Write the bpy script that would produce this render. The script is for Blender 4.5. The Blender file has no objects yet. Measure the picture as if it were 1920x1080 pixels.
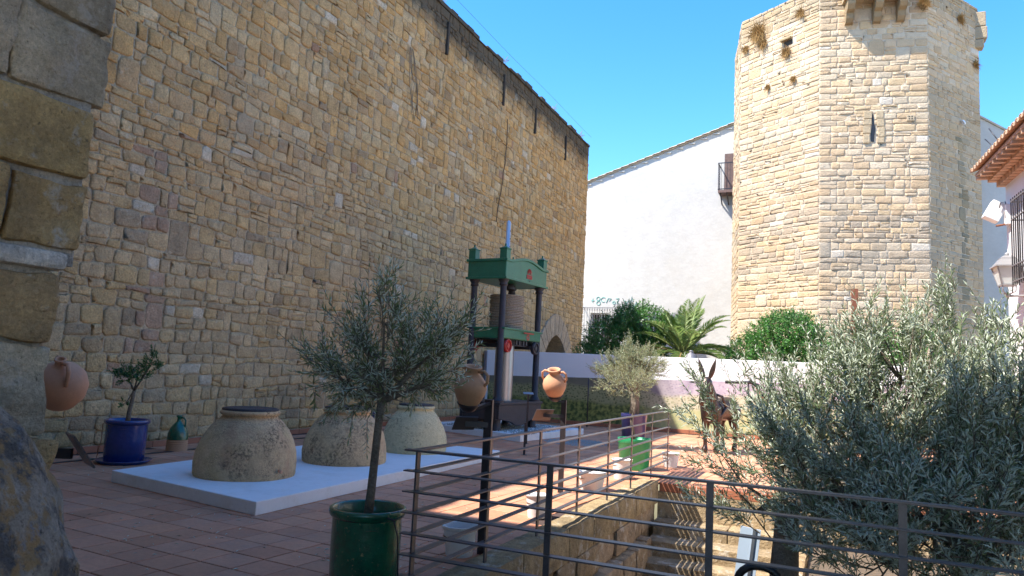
import bpy, math, random
import numpy as np
from mathutils import Vector, Matrix, noise as mn
random.seed(7); RNG = np.random.default_rng(7)
scene = bpy.context.scene
COL = scene.collection
rad = math.radians
# ------------------------------------------------------------------ camera
F_PX, PITCH, ROLL, YAW, EYE = 1362.0, rad(6.34), rad(2.86), rad(24.1), 1.6
fwd = Vector((-math.sin(YAW)*math.cos(PITCH), math.cos(YAW)*math.cos(PITCH), math.sin(PITCH)))
r0 = Vector((math.cos(YAW), math.sin(YAW), 0)); u0 = r0.cross(fwd)
rgt = r0*math.cos(ROLL) + u0*math.sin(ROLL); upv = rgt.cross(fwd)
cam = bpy.data.cameras.new('camera'); cam_o = bpy.data.objects.new('camera', cam); COL.objects.link(cam_o)
cam_o.matrix_world = Matrix(((rgt.x, upv.x, -fwd.x, 0), (rgt.y, upv.y, -fwd.y, 0), (rgt.z, upv.z, -fwd.z, EYE), (0, 0, 0, 1)))
cam.sensor_width = 36; cam.lens = F_PX/1920*36; cam.clip_start = .05; cam.clip_end = 3000
cam.dof.use_dof = True; cam.dof.focus_distance = 10; cam.dof.aperture_fstop = 9
scene.camera = cam_o
EYEV = Vector((0, 0, EYE))
def proj(p):
    d = Vector(p)-EYEV; z = d.dot(fwd)
    if z < .1: return (-9999, -9999, z)
    return (960+F_PX*d.dot(rgt)/z, 540-F_PX*d.dot(upv)/z, z)
# ------------------------------------------------------------------ light
SUN_D = Vector((.526, .45, -1.0)).normalized()
world = bpy.data.worlds.new('World'); scene.world = world; world.use_nodes = True
nt = world.node_tree; nt.nodes.clear()
sky = nt.nodes.new('ShaderNodeTexSky'); sky.sky_type = 'NISHITA'; sky.sun_disc = False
sky.sun_elevation = math.asin(-SUN_D.z); sky.sun_rotation = math.atan2(-SUN_D.x, -SUN_D.y)
sky.altitude = 600; sky.air_density = 1.1; sky.dust_density = .3; sky.ozone_density = 3.4
bg = nt.nodes.new('ShaderNodeBackground'); bg.inputs[1].default_value = .142
wo = nt.nodes.new('ShaderNodeOutputWorld'); hs = nt.nodes.new('ShaderNodeHueSaturation'); hs.inputs['Saturation'].default_value = 1.32; hs.inputs['Hue'].default_value = .502; nt.links.new(sky.outputs[0], hs.inputs['Color']); nt.links.new(hs.outputs[0], bg.inputs[0]); nt.links.new(bg.outputs[0], wo.inputs[0])
sl = bpy.data.lights.new('sun', 'SUN'); sl.energy = 3.9; sl.angle = rad(.53); sl.color = (1, .94, .85)
so = bpy.data.objects.new('sun', sl); COL.objects.link(so); so.rotation_euler = SUN_D.to_track_quat('-Z', 'Y').to_euler()
scene.view_settings.view_transform = 'Standard'; scene.view_settings.look = 'None'
scene.view_settings.exposure = 1.6; scene.view_settings.gamma = 1; scene.view_settings.use_curve_mapping = False
# ------------------------------------------------------------------ materials
def mat(name, col, rough=.7, metal=0, var=None, spots=(), bump=None, attr=False, coat=0, spec=None, trans=None, zstain=None, back=None):
    m = bpy.data.materials.new(name); m.use_nodes = True; t = m.node_tree; N = t.nodes; L = t.links
    b = N['Principled BSDF']; b.inputs['Roughness'].default_value = rough; b.inputs['Metallic'].default_value = metal
    if coat: b.inputs['Coat Weight'].default_value = coat; b.inputs['Coat Roughness'].default_value = .12
    if spec is not None: b.inputs['Specular IOR Level'].default_value = spec
    geo = N.new('ShaderNodeNewGeometry')
    if attr:
        a = N.new('ShaderNodeAttribute'); a.attribute_name = 'col'; cur = a.outputs['Color']
    else:
        c = N.new('ShaderNodeRGB'); c.outputs[0].default_value = (*col, 1); cur = c.outputs[0]
    def noise(scale, detail=6, rough_=.6):
        n = N.new('ShaderNodeTexNoise'); n.inputs['Scale'].default_value = scale; n.inputs['Detail'].default_value = detail
        n.inputs['Roughness'].default_value = rough_
        L.new(geo.outputs['Position'], n.inputs['Vector']); return n.outputs['Fac']
    def rng(s, a0, a1, b0, b1):
        r = N.new('ShaderNodeMapRange'); r.inputs[1].default_value = a0; r.inputs[2].default_value = a1
        r.inputs[3].default_value = b0; r.inputs[4].default_value = b1; L.new(s, r.inputs[0]); return r.outputs[0]
    def mixc(fac, A, B, mode='MIX'):
        x = N.new('ShaderNodeMix'); x.data_type = 'RGBA'; x.blend_type = mode
        L.new(fac, x.inputs[0]) if not isinstance(fac, float) else setattr(x.inputs[0], 'default_value', fac)
        L.new(A, x.inputs[6])
        if isinstance(B, tuple): x.inputs[7].default_value = (*B, 1)
        else: L.new(B, x.inputs[7])
        return x.outputs[2]
    for (sc, amt) in (var or ()):
        v = rng(noise(sc), .25, .75, 1-amt, 1+amt)
        cb = N.new('ShaderNodeCombineColor')
        for i in range(3): L.new(v, cb.inputs[i])
        cur = mixc(1.0, cur, cb.outputs[0], 'MULTIPLY')
    for sp_ in spots:
        sc, lo, hi, c2, amt = sp_[:5]; fac = rng(noise(sc, 8, .7), lo, hi, 0, amt)
        if len(sp_) > 5:
            mu_ = N.new('ShaderNodeMath'); mu_.operation = 'MULTIPLY'; L.new(fac, mu_.inputs[0]); L.new(rng(noise(sp_[5], 4, .6), .47, .6, .12, 1), mu_.inputs[1]); fac = mu_.outputs[0]
        cur = mixc(fac, cur, c2)
    if zstain:
        z0, z1, c2, amt = zstain
        sx = N.new('ShaderNodeSeparateXYZ'); L.new(geo.outputs['Position'], sx.inputs[0])
        g = rng(sx.outputs[2], z0, z1, 0, 1)
        n = noise(.9, 8, .75)
        ad = N.new('ShaderNodeMath'); ad.operation = 'ADD'; L.new(g, ad.inputs[0]); L.new(n, ad.inputs[1])
        cur = mixc(rng(ad.outputs[0], .92, 1.25, 0, amt), cur, c2)
    if back:
        cur = mixc(geo.outputs['Backfacing'], cur, back)
    L.new(cur, b.inputs['Base Color'])
    if bump:
        last = None
        for (sc, st) in bump:
            bn = N.new('ShaderNodeBump'); bn.inputs['Strength'].default_value = min(1, st*1.0); bn.inputs['Distance'].default_value = .02*st/max(.3, sc/30)
            L.new(noise(sc, 8, .65), bn.inputs['Height'])
            if last: L.new(last, bn.inputs['Normal'])
            last = bn.outputs[0]
        L.new(last, b.inputs['Normal'])
    if trans:
        tr = N.new('ShaderNodeBsdfTranslucent'); L.new(cur, tr.inputs[0]); mx = N.new('ShaderNodeMixShader'); mx.inputs[0].default_value = trans
        L.new(b.outputs[0], mx.inputs[1]); L.new(tr.outputs[0], mx.inputs[2]); L.new(mx.outputs[0], N['Material Output'].inputs[0])
    return m
M_WALL = mat('wall_stone', None, .92, attr=True, var=((.35, .16), (5, .22), (30, .26), (110, .16)), spots=((.35, .5, .66, (.3, .24, .16), .4), (.55, .56, .72, (.14, .12, .095), .42), (8, .56, .68, (.12, .1, .08), .65, .5), (22, .56, .66, (.1, .085, .065), .6, .8), (6, .58, .68, (.62, .55, .44), .5, .7)), bump=((14, 1.0), (45, 1.0), (140, .8)), zstain=(9.9, 12.2, (.06, .055, .045), .88), spec=.2)
M_TOWER = mat('tower_stone', None, .92, attr=True, var=((.5, .1), (6, .1), (40, .16)), spots=((.7, .6, .75, (.3, .26, .2), .4), (11, .64, .74, (.2, .16, .11), .4)), bump=((14, 1.0), (50, 1.0)), spec=.2)
M_JAMB = mat('jamb_stone', None, .9, attr=True, var=((2.2, .26), (9, .26), (60, .24), (200, .2)), spots=((3.2, .5, .66, (.15, .12, .08), .5), (5, .56, .62, (.6, .54, .45), .6), (24, .6, .66, (.07, .055, .035), .7, 3), (90, .6, .66, (.05, .04, .03), .5)), bump=((5, 1.0), (18, 1.0), (70, 1.0), (220, .6)), spec=.2)
M_BOULDER = mat('lichen_stone', (.42, .36, .28), .9, var=((8, .3), (60, .3)), spots=((9, .49, .57, (.09, .088, .09), .8), (7, .55, .6, (.5, .32, .14), .9), (22, .56, .62, (.42, .28, .13), .85), (13, .58, .66, (.3, .31, .34), .9), (45, .6, .66, (.03, .03, .03), .8)), bump=((8, 1), (30, 1), (110, 1)), spec=.2)
M_TILE = mat('terracotta_tile', None, .62, attr=True, var=((3, .12), (24, .1), (120, .08)), spots=((1.2, .55, .72, (.32, .22, .18), .5), (14, .6, .7, (.25, .16, .12), .5, 1.2), (60, .64, .7, (.16, .1, .08), .5)), bump=((25, .4), (90, .4)), spec=.3)
M_GROUT = mat('grout', (.08, .055, .05), .9, var=((4, .2),), spec=.2)
M_SKIRT = mat('red_tile', (.36, .13, .07), .55, var=((5, .15),), spec=.4)
M_WHITE = mat('white_paint', (.72, .73, .74), .65, var=((1.5, .04), (30, .03)), spots=((2.5, .5, .72, (.5, .46, .4), .4), (9, .58, .7, (.42, .36, .3), .4, 1.1), (40, .64, .68, (.22, .17, .13), .65, 1.5)), bump=((40, .25),))
M_PLASTER = mat('lime_plaster', (.52, .51, .485), .85, var=((.35, .07), (2.5, .05), (9, .04)), spots=((.8, .5, .7, (.44, .41, .36), .4), (5, .64, .72, (.36, .33, .29), .4, .6)), bump=((3, .5), (30, .4)), spec=.2)
M_PLASTER2 = mat('white_plaster', (.74, .74, .74), .8, var=((.8, .03),), bump=((30, .3),), spec=.2)
M_TINAJA = mat('old_clay', (.58, .42, .24), .88, var=((1.5, .16), (9, .14)), spots=((2.2, .5, .64, (.4, .2, .12), .45), (3, .52, .64, (.5, .36, .17), .6), (26, .46, .58, (.08, .065, .045), .75, 2.3), (75, .5, .6, (.1, .08, .055), .65, 3.1)), bump=((6, .5), (40, .9), (120, .6)), spec=.2)
M_TINAJA2 = mat('old_clay_buff', (.6, .52, .31), .88, var=((1.5, .14), (9, .12)), spots=((1.8, .56, .66, (.4, .2, .14), .4), (26, .5, .6, (.12, .11, .07), .7, 2.4), (70, .54, .62, (.1, .1, .07), .7, 3)), bump=((6, .5), (40, .9)), spec=.2)
M_CLAY = mat('terracotta', (.56, .29, .17), .72, var=((6, .1), (40, .06)), bump=((50, .25),), spec=.3)
M_CLAYP = mat('buff_terracotta', (.5, .3, .18), .75, var=((6, .1), (40, .06)), bump=((50, .25),), spec=.3)
M_IRON = mat('dark_steel', (.045, .04, .045), .42, .5, var=((10, .2),), bump=((80, .15),))
M_RAIL = mat('railing_steel', (.1, .09, .095), .36, .35, var=((8, .2), (60, .2)), spots=((14, .66, .72, (.16, .08, .05), .5),), bump=((90, .12),))
M_CAST = mat('cast_iron', (.045, .042, .048), .55, .4, var=((6, .2), (50, .2)), bump=((60, .5),))
M_GREENP = mat('green_enamel', (.014, .14, .068), .38, 0, var=((4, .2), (40, .15)), spots=((12, .6, .7, (.01, .035, .02), .7), (34, .62, .67, (.12, .05, .025), .75, 3)), bump=((40, .4),), coat=.15)
M_GLAZEG = mat('green_glaze', (.004, .095, .044), .24, 0, var=((3, .3), (18, .3)), spots=((30, .6, .64, (.3, .27, .12), .75, 4), (7, .55, .68, (.006, .05, .03), .6)), bump=((10, .4),), coat=.6)
M_GLAZEB = mat('blue_glaze', (.012, .03, .16), .22, 0, var=((3, .25), (20, .15)), bump=((10, .4),), coat=.6)
M_POTG = mat('green_pot_paint', (.012, .3, .12), .4, 0, var=((6, .15),), coat=.2)
M_POTP = mat('purple_blue_glaze', (.045, .045, .16), .3, 0, var=((5, .2),), coat=.4)
M_ALU = mat('brushed_steel', (.3, .3, .315), .36, .9, var=((20, .08),), bump=((90, .1),))
M_ROD = mat('galvanized', (.5, .53, .56), .45, .5, var=((20, .1),))
M_RED = mat('red_enamel', (.38, .018, .012), .45, 0, var=((20, .2),))
M_ESP = mat('esparto', (.35, .3, .23), .95, 0, var=((35, .35), (90, .4)), spots=((50, .56, .62, (.06, .045, .03), .8),), bump=((45, 1.0), (120, 1.0)), spec=.1)
M_BLACKCLOTH = mat('black_sheet', (.03, .026, .028), .6, 0, bump=((12, .8), (50, .5)))
M_BARK = mat('olive_bark', (.19, .16, .125), .95, 0, var=((12, .3), (60, .3)), bump=((25, 1.0), (80, 1.0)), spec=.1)
M_OLIVE = mat('olive_leaf', None, .42, attr=True, back=(.52, .57, .46), trans=.28, spec=.6)
M_OLIVEY = mat('pale_olive_leaf', None, .45, attr=True, back=(.42, .46, .30), trans=.3, spec=.5)
M_CITRUS = mat('glossy_leaf', None, .3, attr=True, trans=.22, spec=.6)
M_PALM = mat('palm_leaf', None, .45, attr=True, trans=.3, spec=.5)
M_BRONZE = mat('bronze', (.085, .06, .05), .36, .75, var=((9, .3), (50, .2)), bump=((30, .5),))
M_ROOF = mat('clay_roof_tile', (.5, .33, .22), .85, 0, var=((5, .22), (40, .15)), spots=((8, .6, .7, (.16, .13, .1), .6),), bump=((40, .6),), spec=.2)
M_ROOFP = mat('pale_roof_tile', (.5, .42, .32), .85, 0, var=((5, .18), (40, .12)), bump=((40, .6),), spec=.2)
M_WOOD = mat('old_wood', (.14, .09, .08), .8, 0, var=((8, .3), (50, .2)), bump=((40, .6),))
M_RUST = mat('rusty_steel', (.2, .075, .04), .8, .2, var=((10, .3), (60, .3)), bump=((60, .5),))
M_GLASSD = mat('dark_glass', (.02, .024, .03), .08, 0, spec=.8)
M_LAMPG = mat('frosted_glass', (.62, .68, .66), .25, 0, var=((12, .06),), spec=.6)
M_GREYM = mat('grey_metal', (.2, .19, .2), .5, .4, var=((20, .1),))
M_SOIL = mat('soil', (.12, .085, .055), .95, 0, var=((30, .4), (120, .4)), bump=((40, 1), (120, 1)))
M_GRAVEL = mat('gravel', (.3, .31, .3), .9, 0, var=((60, .4),))
M_GROUND = mat('ground', (.36, .3, .22), .95, 0, var=((.4, .2), (8, .2)), bump=((20, .8),))
M_BOARD = mat('pale_blue_board', (.34, .42, .52), .5, 0, var=((3, .05),))
M_BLACKP = mat('black_plastic', (.012, .011, .013), .45)
M_GRAF = mat('teal_paint', (.16, .4, .36), .7)
M_STRAW = mat('dry_weed', (.34, .2, .07), .95, 0, var=((30, .4),))
M_SIGN = mat('sign_back', (.11, .09, .085), .42, .3)
M_SIGNF = mat('sign_face', (.3, .34, .4), .35, .2)
M_DARK = mat('void_stone', (.05, .04, .03), .95, 0, var=((5, .3),))
# ------------------------------------------------------------------ mesh helpers
class MB:
    def __init__(s): s.v = []; s.f = []; s.sm = []
    def add(s, vs, fs, smooth=False):
        o = len(s.v); s.v += [tuple(v) for v in vs]; s.f += [tuple(i+o for i in f) for f in fs]; s.sm += [smooth]*len(fs); return s
    def box(s, lo, hi, rz=0, c=None):
        x0, y0, z0 = lo; x1, y1, z1 = hi
        vs = [(x, y, z) for z in (z0, z1) for x, y in ((x0, y0), (x1, y0), (x1, y1), (x0, y1))]
        return s.add(vs, [(3, 2, 1, 0), (4, 5, 6, 7), (0, 1, 5, 4), (1, 2, 6, 5), (2, 3, 7, 6), (3, 0, 4, 7)])
    def prism(s, poly, z0, z1):
        n = len(poly); vs = [(x, y, z0) for x, y in poly]+[(x, y, z1) for x, y in poly]
        return s.add(vs, [tuple(range(n-1, -1, -1)), tuple(range(n, 2*n))]+[(i, (i+1) % n, n+(i+1) % n, n+i) for i in range(n)])
    def lathe(s, prof, seg=40, mtx=None, wob=0):
        runs = [[]]
        for p in prof:
            if p is None: runs.append([runs[-1][-1]])
            else: runs[-1].append(p)
        for run in runs:
            vs = []
            for (r, z) in run:
                for k in range(seg):
                    a = 2*math.pi*k/seg; rr = r
                    if wob: rr = r*(1+wob*(mn.noise(Vector((math.cos(a)*1.5, math.sin(a)*1.5, z*3)))))
                    v = Vector((rr*math.cos(a), rr*math.sin(a), z)); vs.append(mtx@v if mtx else v)
            fs = []
            for j in range(len(run)-1):
                for k in range(seg):
                    fs.append((j*seg+k, j*seg+(k+1) % seg, (j+1)*seg+(k+1) % seg, (j+1)*seg+k))
            s.add(vs, fs, True)
        return s
    def tube(s, pts, rs, seg=8, cap=True):
        pts = [Vector(p) for p in pts]
        if not hasattr(rs, '__len__'): rs = [rs]*len(pts)
        vs = []; prev = None
        for i, p in enumerate(pts):
            d = (pts[min(i+1, len(pts)-1)]-pts[max(i-1, 0)]).normalized()
            if prev is None: a = Vector((0, 0, 1)) if abs(d.z) < .9 else Vector((1, 0, 0))
            else: a = prev
            x = (a-d*a.dot(d)).normalized(); prev = x; y = d.cross(x)
            for k in range(seg):
                t = 2*math.pi*k/seg; vs.append(p+(x*math.cos(t)+y*math.sin(t))*rs[i])
        fs = [(j*seg+k, j*seg+(k+1) % seg, (j+1)*seg+(k+1) % seg, (j+1)*seg+k) for j in range(len(pts)-1) for k in range(seg)]
        if cap: fs += [tuple(range(seg-1, -1, -1)), tuple(range((len(pts)-1)*seg, len(pts)*seg))]
        return s.add(vs, fs, seg > 4)
    def bar(s, a, b, w, h, up=(0, 0, 1)):
        a = Vector(a); b = Vector(b); d = (b-a).normalized(); up = Vector(up); x = d.cross(up).normalized(); y = x.cross(d)
        vs = [q+x*sx*w/2+y*sy*h/2 for q in (a, b) for sx, sy in ((-1, -1), (1, -1), (1, 1), (-1, 1))]
        return s.add(vs, [(3, 2, 1, 0), (4, 5, 6, 7), (0, 1, 5, 4), (1, 2, 6, 5), (2, 3, 7, 6), (3, 0, 4, 7)])
    def xf(s, m): s.v = [tuple(m@Vector(v)) for v in s.v]; return s
    def build(s, name, m, parent=None, loc=None, bevel=0, col=None):
        me = bpy.data.meshes.new(name); me.from_pydata(s.v, [], s.f)
        me.polygons.foreach_set('use_smooth', s.sm); me.materials.append(m)
        if col is not None:
            a = me.color_attributes.new('col', 'FLOAT_COLOR', 'POINT')
            if isinstance(col[0], (float, int)): arr = np.tile(np.array([*col, 1.], dtype=np.float32), (len(s.v), 1))
            else: arr = np.array(col, dtype=np.float32)
            a.data.foreach_set('color', arr.ravel())
        o = bpy.data.objects.new(name, me); COL.objects.link(o)
        if parent: o.parent = parent
        if loc is not None: o.location = loc
        if bevel:
            b = o.modifiers.new('bevel', 'BEVEL'); b.width = bevel; b.segments = 2; b.limit_method = 'ANGLE'
        return o
def thing(name, label, cat, loc=(0, 0, 0), rz=0, group=None):
    o = bpy.data.objects.new(name, None); COL.objects.link(o); o.location = loc; o.rotation_euler = (0, 0, rz); o.empty_display_size = .2
    o['label'] = label; o['category'] = cat
    if group: o['group'] = group
    return o
def tag(o, label, cat, group=None, kind=None):
    o['label'] = label; o['category'] = cat
    if group: o['group'] = group
    if kind: o['kind'] = kind
    return o
def struct(o, label=None, cat=None):
    o['kind'] = 'structure'
    if label: o['label'] = label
    if cat: o['category'] = cat
    return o
def fast_mesh(name, V, T, C, m, parent=None, loc=None, smooth=False):
    me = bpy.data.meshes.new(name); n = len(V); k = T.shape[1]
    me.vertices.add(n); me.vertices.foreach_set('co', V.astype(np.float32).ravel())
    me.loops.add(T.size); me.loops.foreach_set('vertex_index', T.astype(np.int32).ravel())
    me.polygons.add(len(T)); me.polygons.foreach_set('loop_start', np.arange(0, T.size, k, dtype=np.int32))
    me.polygons.foreach_set('loop_total', np.full(len(T), k, dtype=np.int32))
    me.polygons.foreach_set('use_smooth', np.full(len(T), smooth))
    me.update(calc_edges=True); me.materials.append(m)
    if C is not None:
        a = me.color_attributes.new('col', 'FLOAT_COLOR', 'POINT')
        a.data.foreach_set('color', np.concatenate([C, np.ones((n, 1))], 1).astype(np.float32).ravel())
    o = bpy.data.objects.new(name, me); COL.objects.link(o)
    if parent: o.parent = parent
    if loc is not None: o.location = loc
    return o
# ---- masonry: irregular courses; a stone is an outline (u,v) with its proud depth
def masonry(u0, u1, v0, v1, hs, ws, rnd, skip=None, split=.16, dbl=.05, wob=.03, seed=0, edge=None):
    out = []; v = v0; lines = [v0]
    while v < v1-hs[0]*.7:
        v += rnd.uniform(*hs); lines.append(min(v, v1) if v1-v > hs[0]*.7 else v1)
    if lines[-1] < v1: lines.append(v1)
    def ln(k, u):
        if k == 0 or k == len(lines)-1: return lines[k]
        return lines[k]+wob*mn.noise(Vector((u*.9, k*7.3+seed, 1.7)))+wob*.6*mn.noise(Vector((u*.15, k*1.3+seed, 9.7)))
    blocked = []
    for k in range(len(lines)-1):
        nb = []; segs = []; cur = u0
        for a, b in sorted(blocked): segs.append((cur, a)); cur = b
        segs.append((cur, u1))
        for sa, sb in segs:
            if sb-sa < .04: continue
            u = sa
            while u < sb-1e-4:
                w = rnd.uniform(*ws)*(1.25 if rnd.random() < .15 else 1)
                if edge and (u-u0 < 1e-3): w = edge*(1 if k % 2 else .65)
                if edge and u1-u < edge*1.5 and u1-u > 1e-3 and sb == u1: w = u1-u if u1-u < edge*1.25 else (u1-u-edge*(1 if k % 2 else .65))
                ub = u+w
                if sb-ub < ws[0]*.7: ub = sb
                h = ln(k+1, (u+ub)/2)-ln(k, (u+ub)/2)
                if k+2 < len(lines) and rnd.random() < dbl and ub < sb and lines[k+2]-lines[k] < .62:
                    out.append((u, ub, ln(k, u), ln(k, ub), ln(k+2, u), ln(k+2, ub))); nb.append((u, ub))
                elif rnd.random() < split and h > .16:
                    f = rnd.uniform(.4, .6); ma = ln(k, u)*(1-f)+ln(k+1, u)*f; mb = ln(k, ub)*(1-f)+ln(k+1, ub)*f
                    out.append((u, ub, ln(k, u), ln(k, ub), ma, mb)); out.append((u, ub, ma, mb, ln(k+1, u), ln(k+1, ub)))
                else: out.append((u, ub, ln(k, u), ln(k, ub), ln(k+1, u), ln(k+1, ub)))
                u = ub
        blocked = nb
    return [q for q in out if not (skip and skip((q[0]+q[1])/2, (q[2]+q[5])/2))]
def stone_outline(q, joint, rnd, round_=.3, jit=.012):
    ua, ub, va, vb, vc, vd = q; j = joint/2
    c = [Vector((ua+j, va+j)), Vector((ub-j, vb+j)), Vector((ub-j, vd-j)), Vector((ua+j, vc-j))]
    pts = []
    for i in range(4):
        p = c[i]; a = c[i-1]; b = c[(i+1) % 4]
        ra = min((a-p).length, (b-p).length)*round_*rnd.uniform(.35, 1)
        da = (a-p).normalized(); db = (b-p).normalized()
        for t in (p+da*ra, p+(da+db)*ra*.3, p+db*ra): pts.append(t+Vector((rnd.uniform(-jit, jit), rnd.uniform(-jit, jit))))
    return pts
def stone_geo(pts, d, rnd, fn, back=-.03):
    n = len(pts); cx = sum((p for p in pts), Vector((0, 0)))/n; vs = []; tilt = (rnd.uniform(-.05, .05), rnd.uniform(-.05, .05))
    def dep(p): return d*(1+rnd.uniform(-.12, .12))+(p.x-cx.x)*tilt[0]+(p.y-cx.y)*tilt[1]
    for p in pts: vs.append(fn(p.x, p.y, back))
    for p in pts: vs.append(fn(p.x, p.y, dep(p)*.45))
    for p in pts: q = cx+(p-cx)*.86; vs.append(fn(q.x, q.y, dep(q)*.93))
    for p in pts[::2]: q = cx+(p-cx)*.45; vs.append(fn(q.x, q.y, dep(q)*rnd.uniform(.9, 1.15)))
    fs = []; m = n//2
    for a, b in ((0, n), (n, 2*n)):
        for i in range(n): fs.append((a+i, a+(i+1) % n, b+(i+1) % n, b+i))
    for i in range(m):
        a = 2*n+2*i; fs.append((a, 2*n+2*i+1, 3*n+i)); fs.append((2*n+2*i+1, 2*n+(2*i+2) % n, 3*n+(i+1) % m, 3*n+i))
    fs.append(tuple(3*n+i for i in range(m)))
    return vs, fs
def lay_stones(quads, fn, material, parent, colf, rnd, joint=.02, depth=(.02, .05), round_=.3, jit=.012, nmax=300, name='stone', loc=(0, 0, 0), minpx=0):
    items = []
    L0 = Vector(loc)
    for q in quads:
        pts = stone_outline(q, joint, rnd, round_, jit); vs, fs = stone_geo(pts, rnd.uniform(*depth), rnd, fn)
        col = colf((q[0]+q[1])/2, (q[2]+q[5])/2, rnd)
        c = sum((Vector(v) for v in vs), Vector())/len(vs); x, y, z = proj(c)
        vis = -40 < x < 1960 and -40 < y < 1120
        size = (q[1]-q[0])*(q[5]-q[2])/max(z, .5)**2 if vis else 0
        items.append((size, vs, fs, col, c))
    items.sort(key=lambda t: -t[0])
    rest = MB(); cols = []
    for i, (s_, vs, fs, col, c) in enumerate(items):
        if i < nmax and s_ > 0:
            mb = MB(); mb.add([Vector(v)-c for v in vs], fs, True); mb.build(name, material, parent, c-L0, col=col)
        else:
            rest.add([Vector(v)-L0 for v in vs], fs, True); cols += [(*col, 1)]*len(vs)
    if rest.v:
        o = rest.build(name+'work', material, parent, col=cols); o['kind'] = 'stuff'
    return items
def mixt(a, b, t): return tuple(a[i]*(1-t)+b[i]*t for i in range(3))
def rough_block(lo, hi, material, parent, col, rnd, name='stone_block', amp=.02, res=10, rnd_r=.03, loc=(0, 0, 0)):
    lo = Vector(lo); hi = Vector(hi); c = (lo+hi)/2; h = (hi-lo)/2; sd = rnd.uniform(0, 99)
    nx, ny, nz = [max(2, min(res, int(2*h[i]/(.06 if res < 30 else .022))+1)) for i in range(3)]
    mb = MB()
    def pt(p):
        q = Vector(p); e = Vector([max(0, abs(q[i])-(h[i]-rnd_r)) for i in range(3)])
        if e.length > rnd_r and e.length > 0:
            k = rnd_r/e.length
            for i in range(3):
                if e[i] > 0: q[i] = math.copysign(h[i]-rnd_r+e[i]*k, q[i])
        w = c+q; nn = mn.noise(w*3+Vector((sd, 0, 0)))*amp+mn.noise(w*11+Vector((sd, 0, 0)))*amp*.5+mn.noise(w*34)*amp*.22
        return q*(1+nn/max(.05, q.length))
    for ax in range(3):
        a, b = [i for i in range(3) if i != ax]; na = (nx, ny, nz)[a]; nb = (nx, ny, nz)[b]
        for sg in (-1, 1):
            vs = []
            for i in range(na+1):
                for j in range(nb+1):
                    p = [0, 0, 0]; p[ax] = sg*h[ax]; p[a] = -h[a]+2*h[a]*i/na; p[b] = -h[b]+2*h[b]*j/nb; vs.append(pt(p))
            fs = []
            for i in range(na):
                for j in range(nb):
                    f = (i*(nb+1)+j, (i+1)*(nb+1)+j, (i+1)*(nb+1)+j+1, i*(nb+1)+j+1)
                    fl = (sg > 0) == (ax != 1); fs.append(f if fl else f[::-1])
            mb.add(vs, fs, True)
    return mb.build(name, material, parent, c-Vector(loc), col=col)
# ------------------------------------------------------------------ ground
PX0, PX1, PY0, PY1 = -2.45, 3.2, 4.45, 11.25        # stair pit
g = MB()
for x0, y0, x1, y1 in ((-900, -900, PX0, 900), (PX1, -900, 900, 900), (PX0, -900, PX1, PY0), (PX0, PY1, PX1, 900)):
    g.add([(x0, y0, -.03), (x1, y0, -.03), (x1, y1, -.03), (x0, y1, -.03)], [(0, 1, 2, 3)])
struct(g.build('ground', M_GROUND))
fl = MB()
for x0, y0, x1, y1 in ((-10.6, 1.5, -2.72, 21.35), (-2.72, 11.27, 3.4, 21.35), (-2.72, -3, 3.2, 4.2)):
    fl.add([(x0, y0, -.012), (x1, y0, -.012), (x1, y1, -.012), (x0, y1, -.012)], [(0, 1, 2, 3)])
floor = struct(fl.build('terrace_floor', M_GROUT), 'red terracotta tiled terrace floor between the walls')
TA = rad(-4.2); ct, st = math.cos(TA), math.sin(TA); T = .335
def tile_ok(x, y):
    if y > 21.2 or x < -10.4: return False
    if x < -2.78: return y > 1.6
    if y > 11.42: return x < 3.2
    return False
tiles = []
for i in range(-70, 70):
    for j in range(-10, 80):
        lx, ly = -4.477+i*T, 4.728+j*T-0
        dx, dy = i*T+T/2, j*T+T/2
        x = -4.477+dx*ct-dy*st; y = 4.728+dx*st+dy*ct
        if tile_ok(x, y): tiles.append((x, y))
def tile_geo(h=T/2-.0065):
    b = .005; vs = [(-h, -h, -.012), (h, -h, -.012), (h, h, -.012), (-h, h, -.012), (-h, -h, -.003), (h, -h, -.003), (h, h, -.003), (-h, h, -.003), (-h+b, -h+b, 0), (h-b, -h+b, 0), (h-b, h-b, 0), (-h+b, h-b, 0)]
    fs = [(0, 1, 5, 4), (1, 2, 6, 5), (2, 3, 7, 6), (3, 0, 4, 7), (4, 5, 9, 8), (5, 6, 10, 9), (6, 7, 11, 10), (7, 4, 8, 11), (8, 9, 10, 11)]
    return vs, fs
TPAL = [(.4, .185, .105), (.37, .165, .09), (.43, .205, .12), (.39, .18, .105), (.35, .15, .085), (.42, .205, .125), (.39, .175, .1)]
tv, tf = tile_geo()
def vis_rank(x, y):
    a, b, z = proj((x, y, 0)); return (0 if (-30 < a < 1500 and b < 1110) else 1, z)
tiles.sort(key=lambda t: vis_rank(*t))
tmesh = []
for k in range(14):
    c = mixt(TPAL[k % 7], (.39, .18, .103), random.random()*.6); f_ = 1.38*random.uniform(.88, 1.12); c = tuple(v*f_ for v in c)
    me = MB().add(tv, tf); o = me.build('tile', M_TILE, floor, col=c); tmesh.append(o.data); bpy.data.objects.remove(o)
rest = MB(); rc = []
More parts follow.
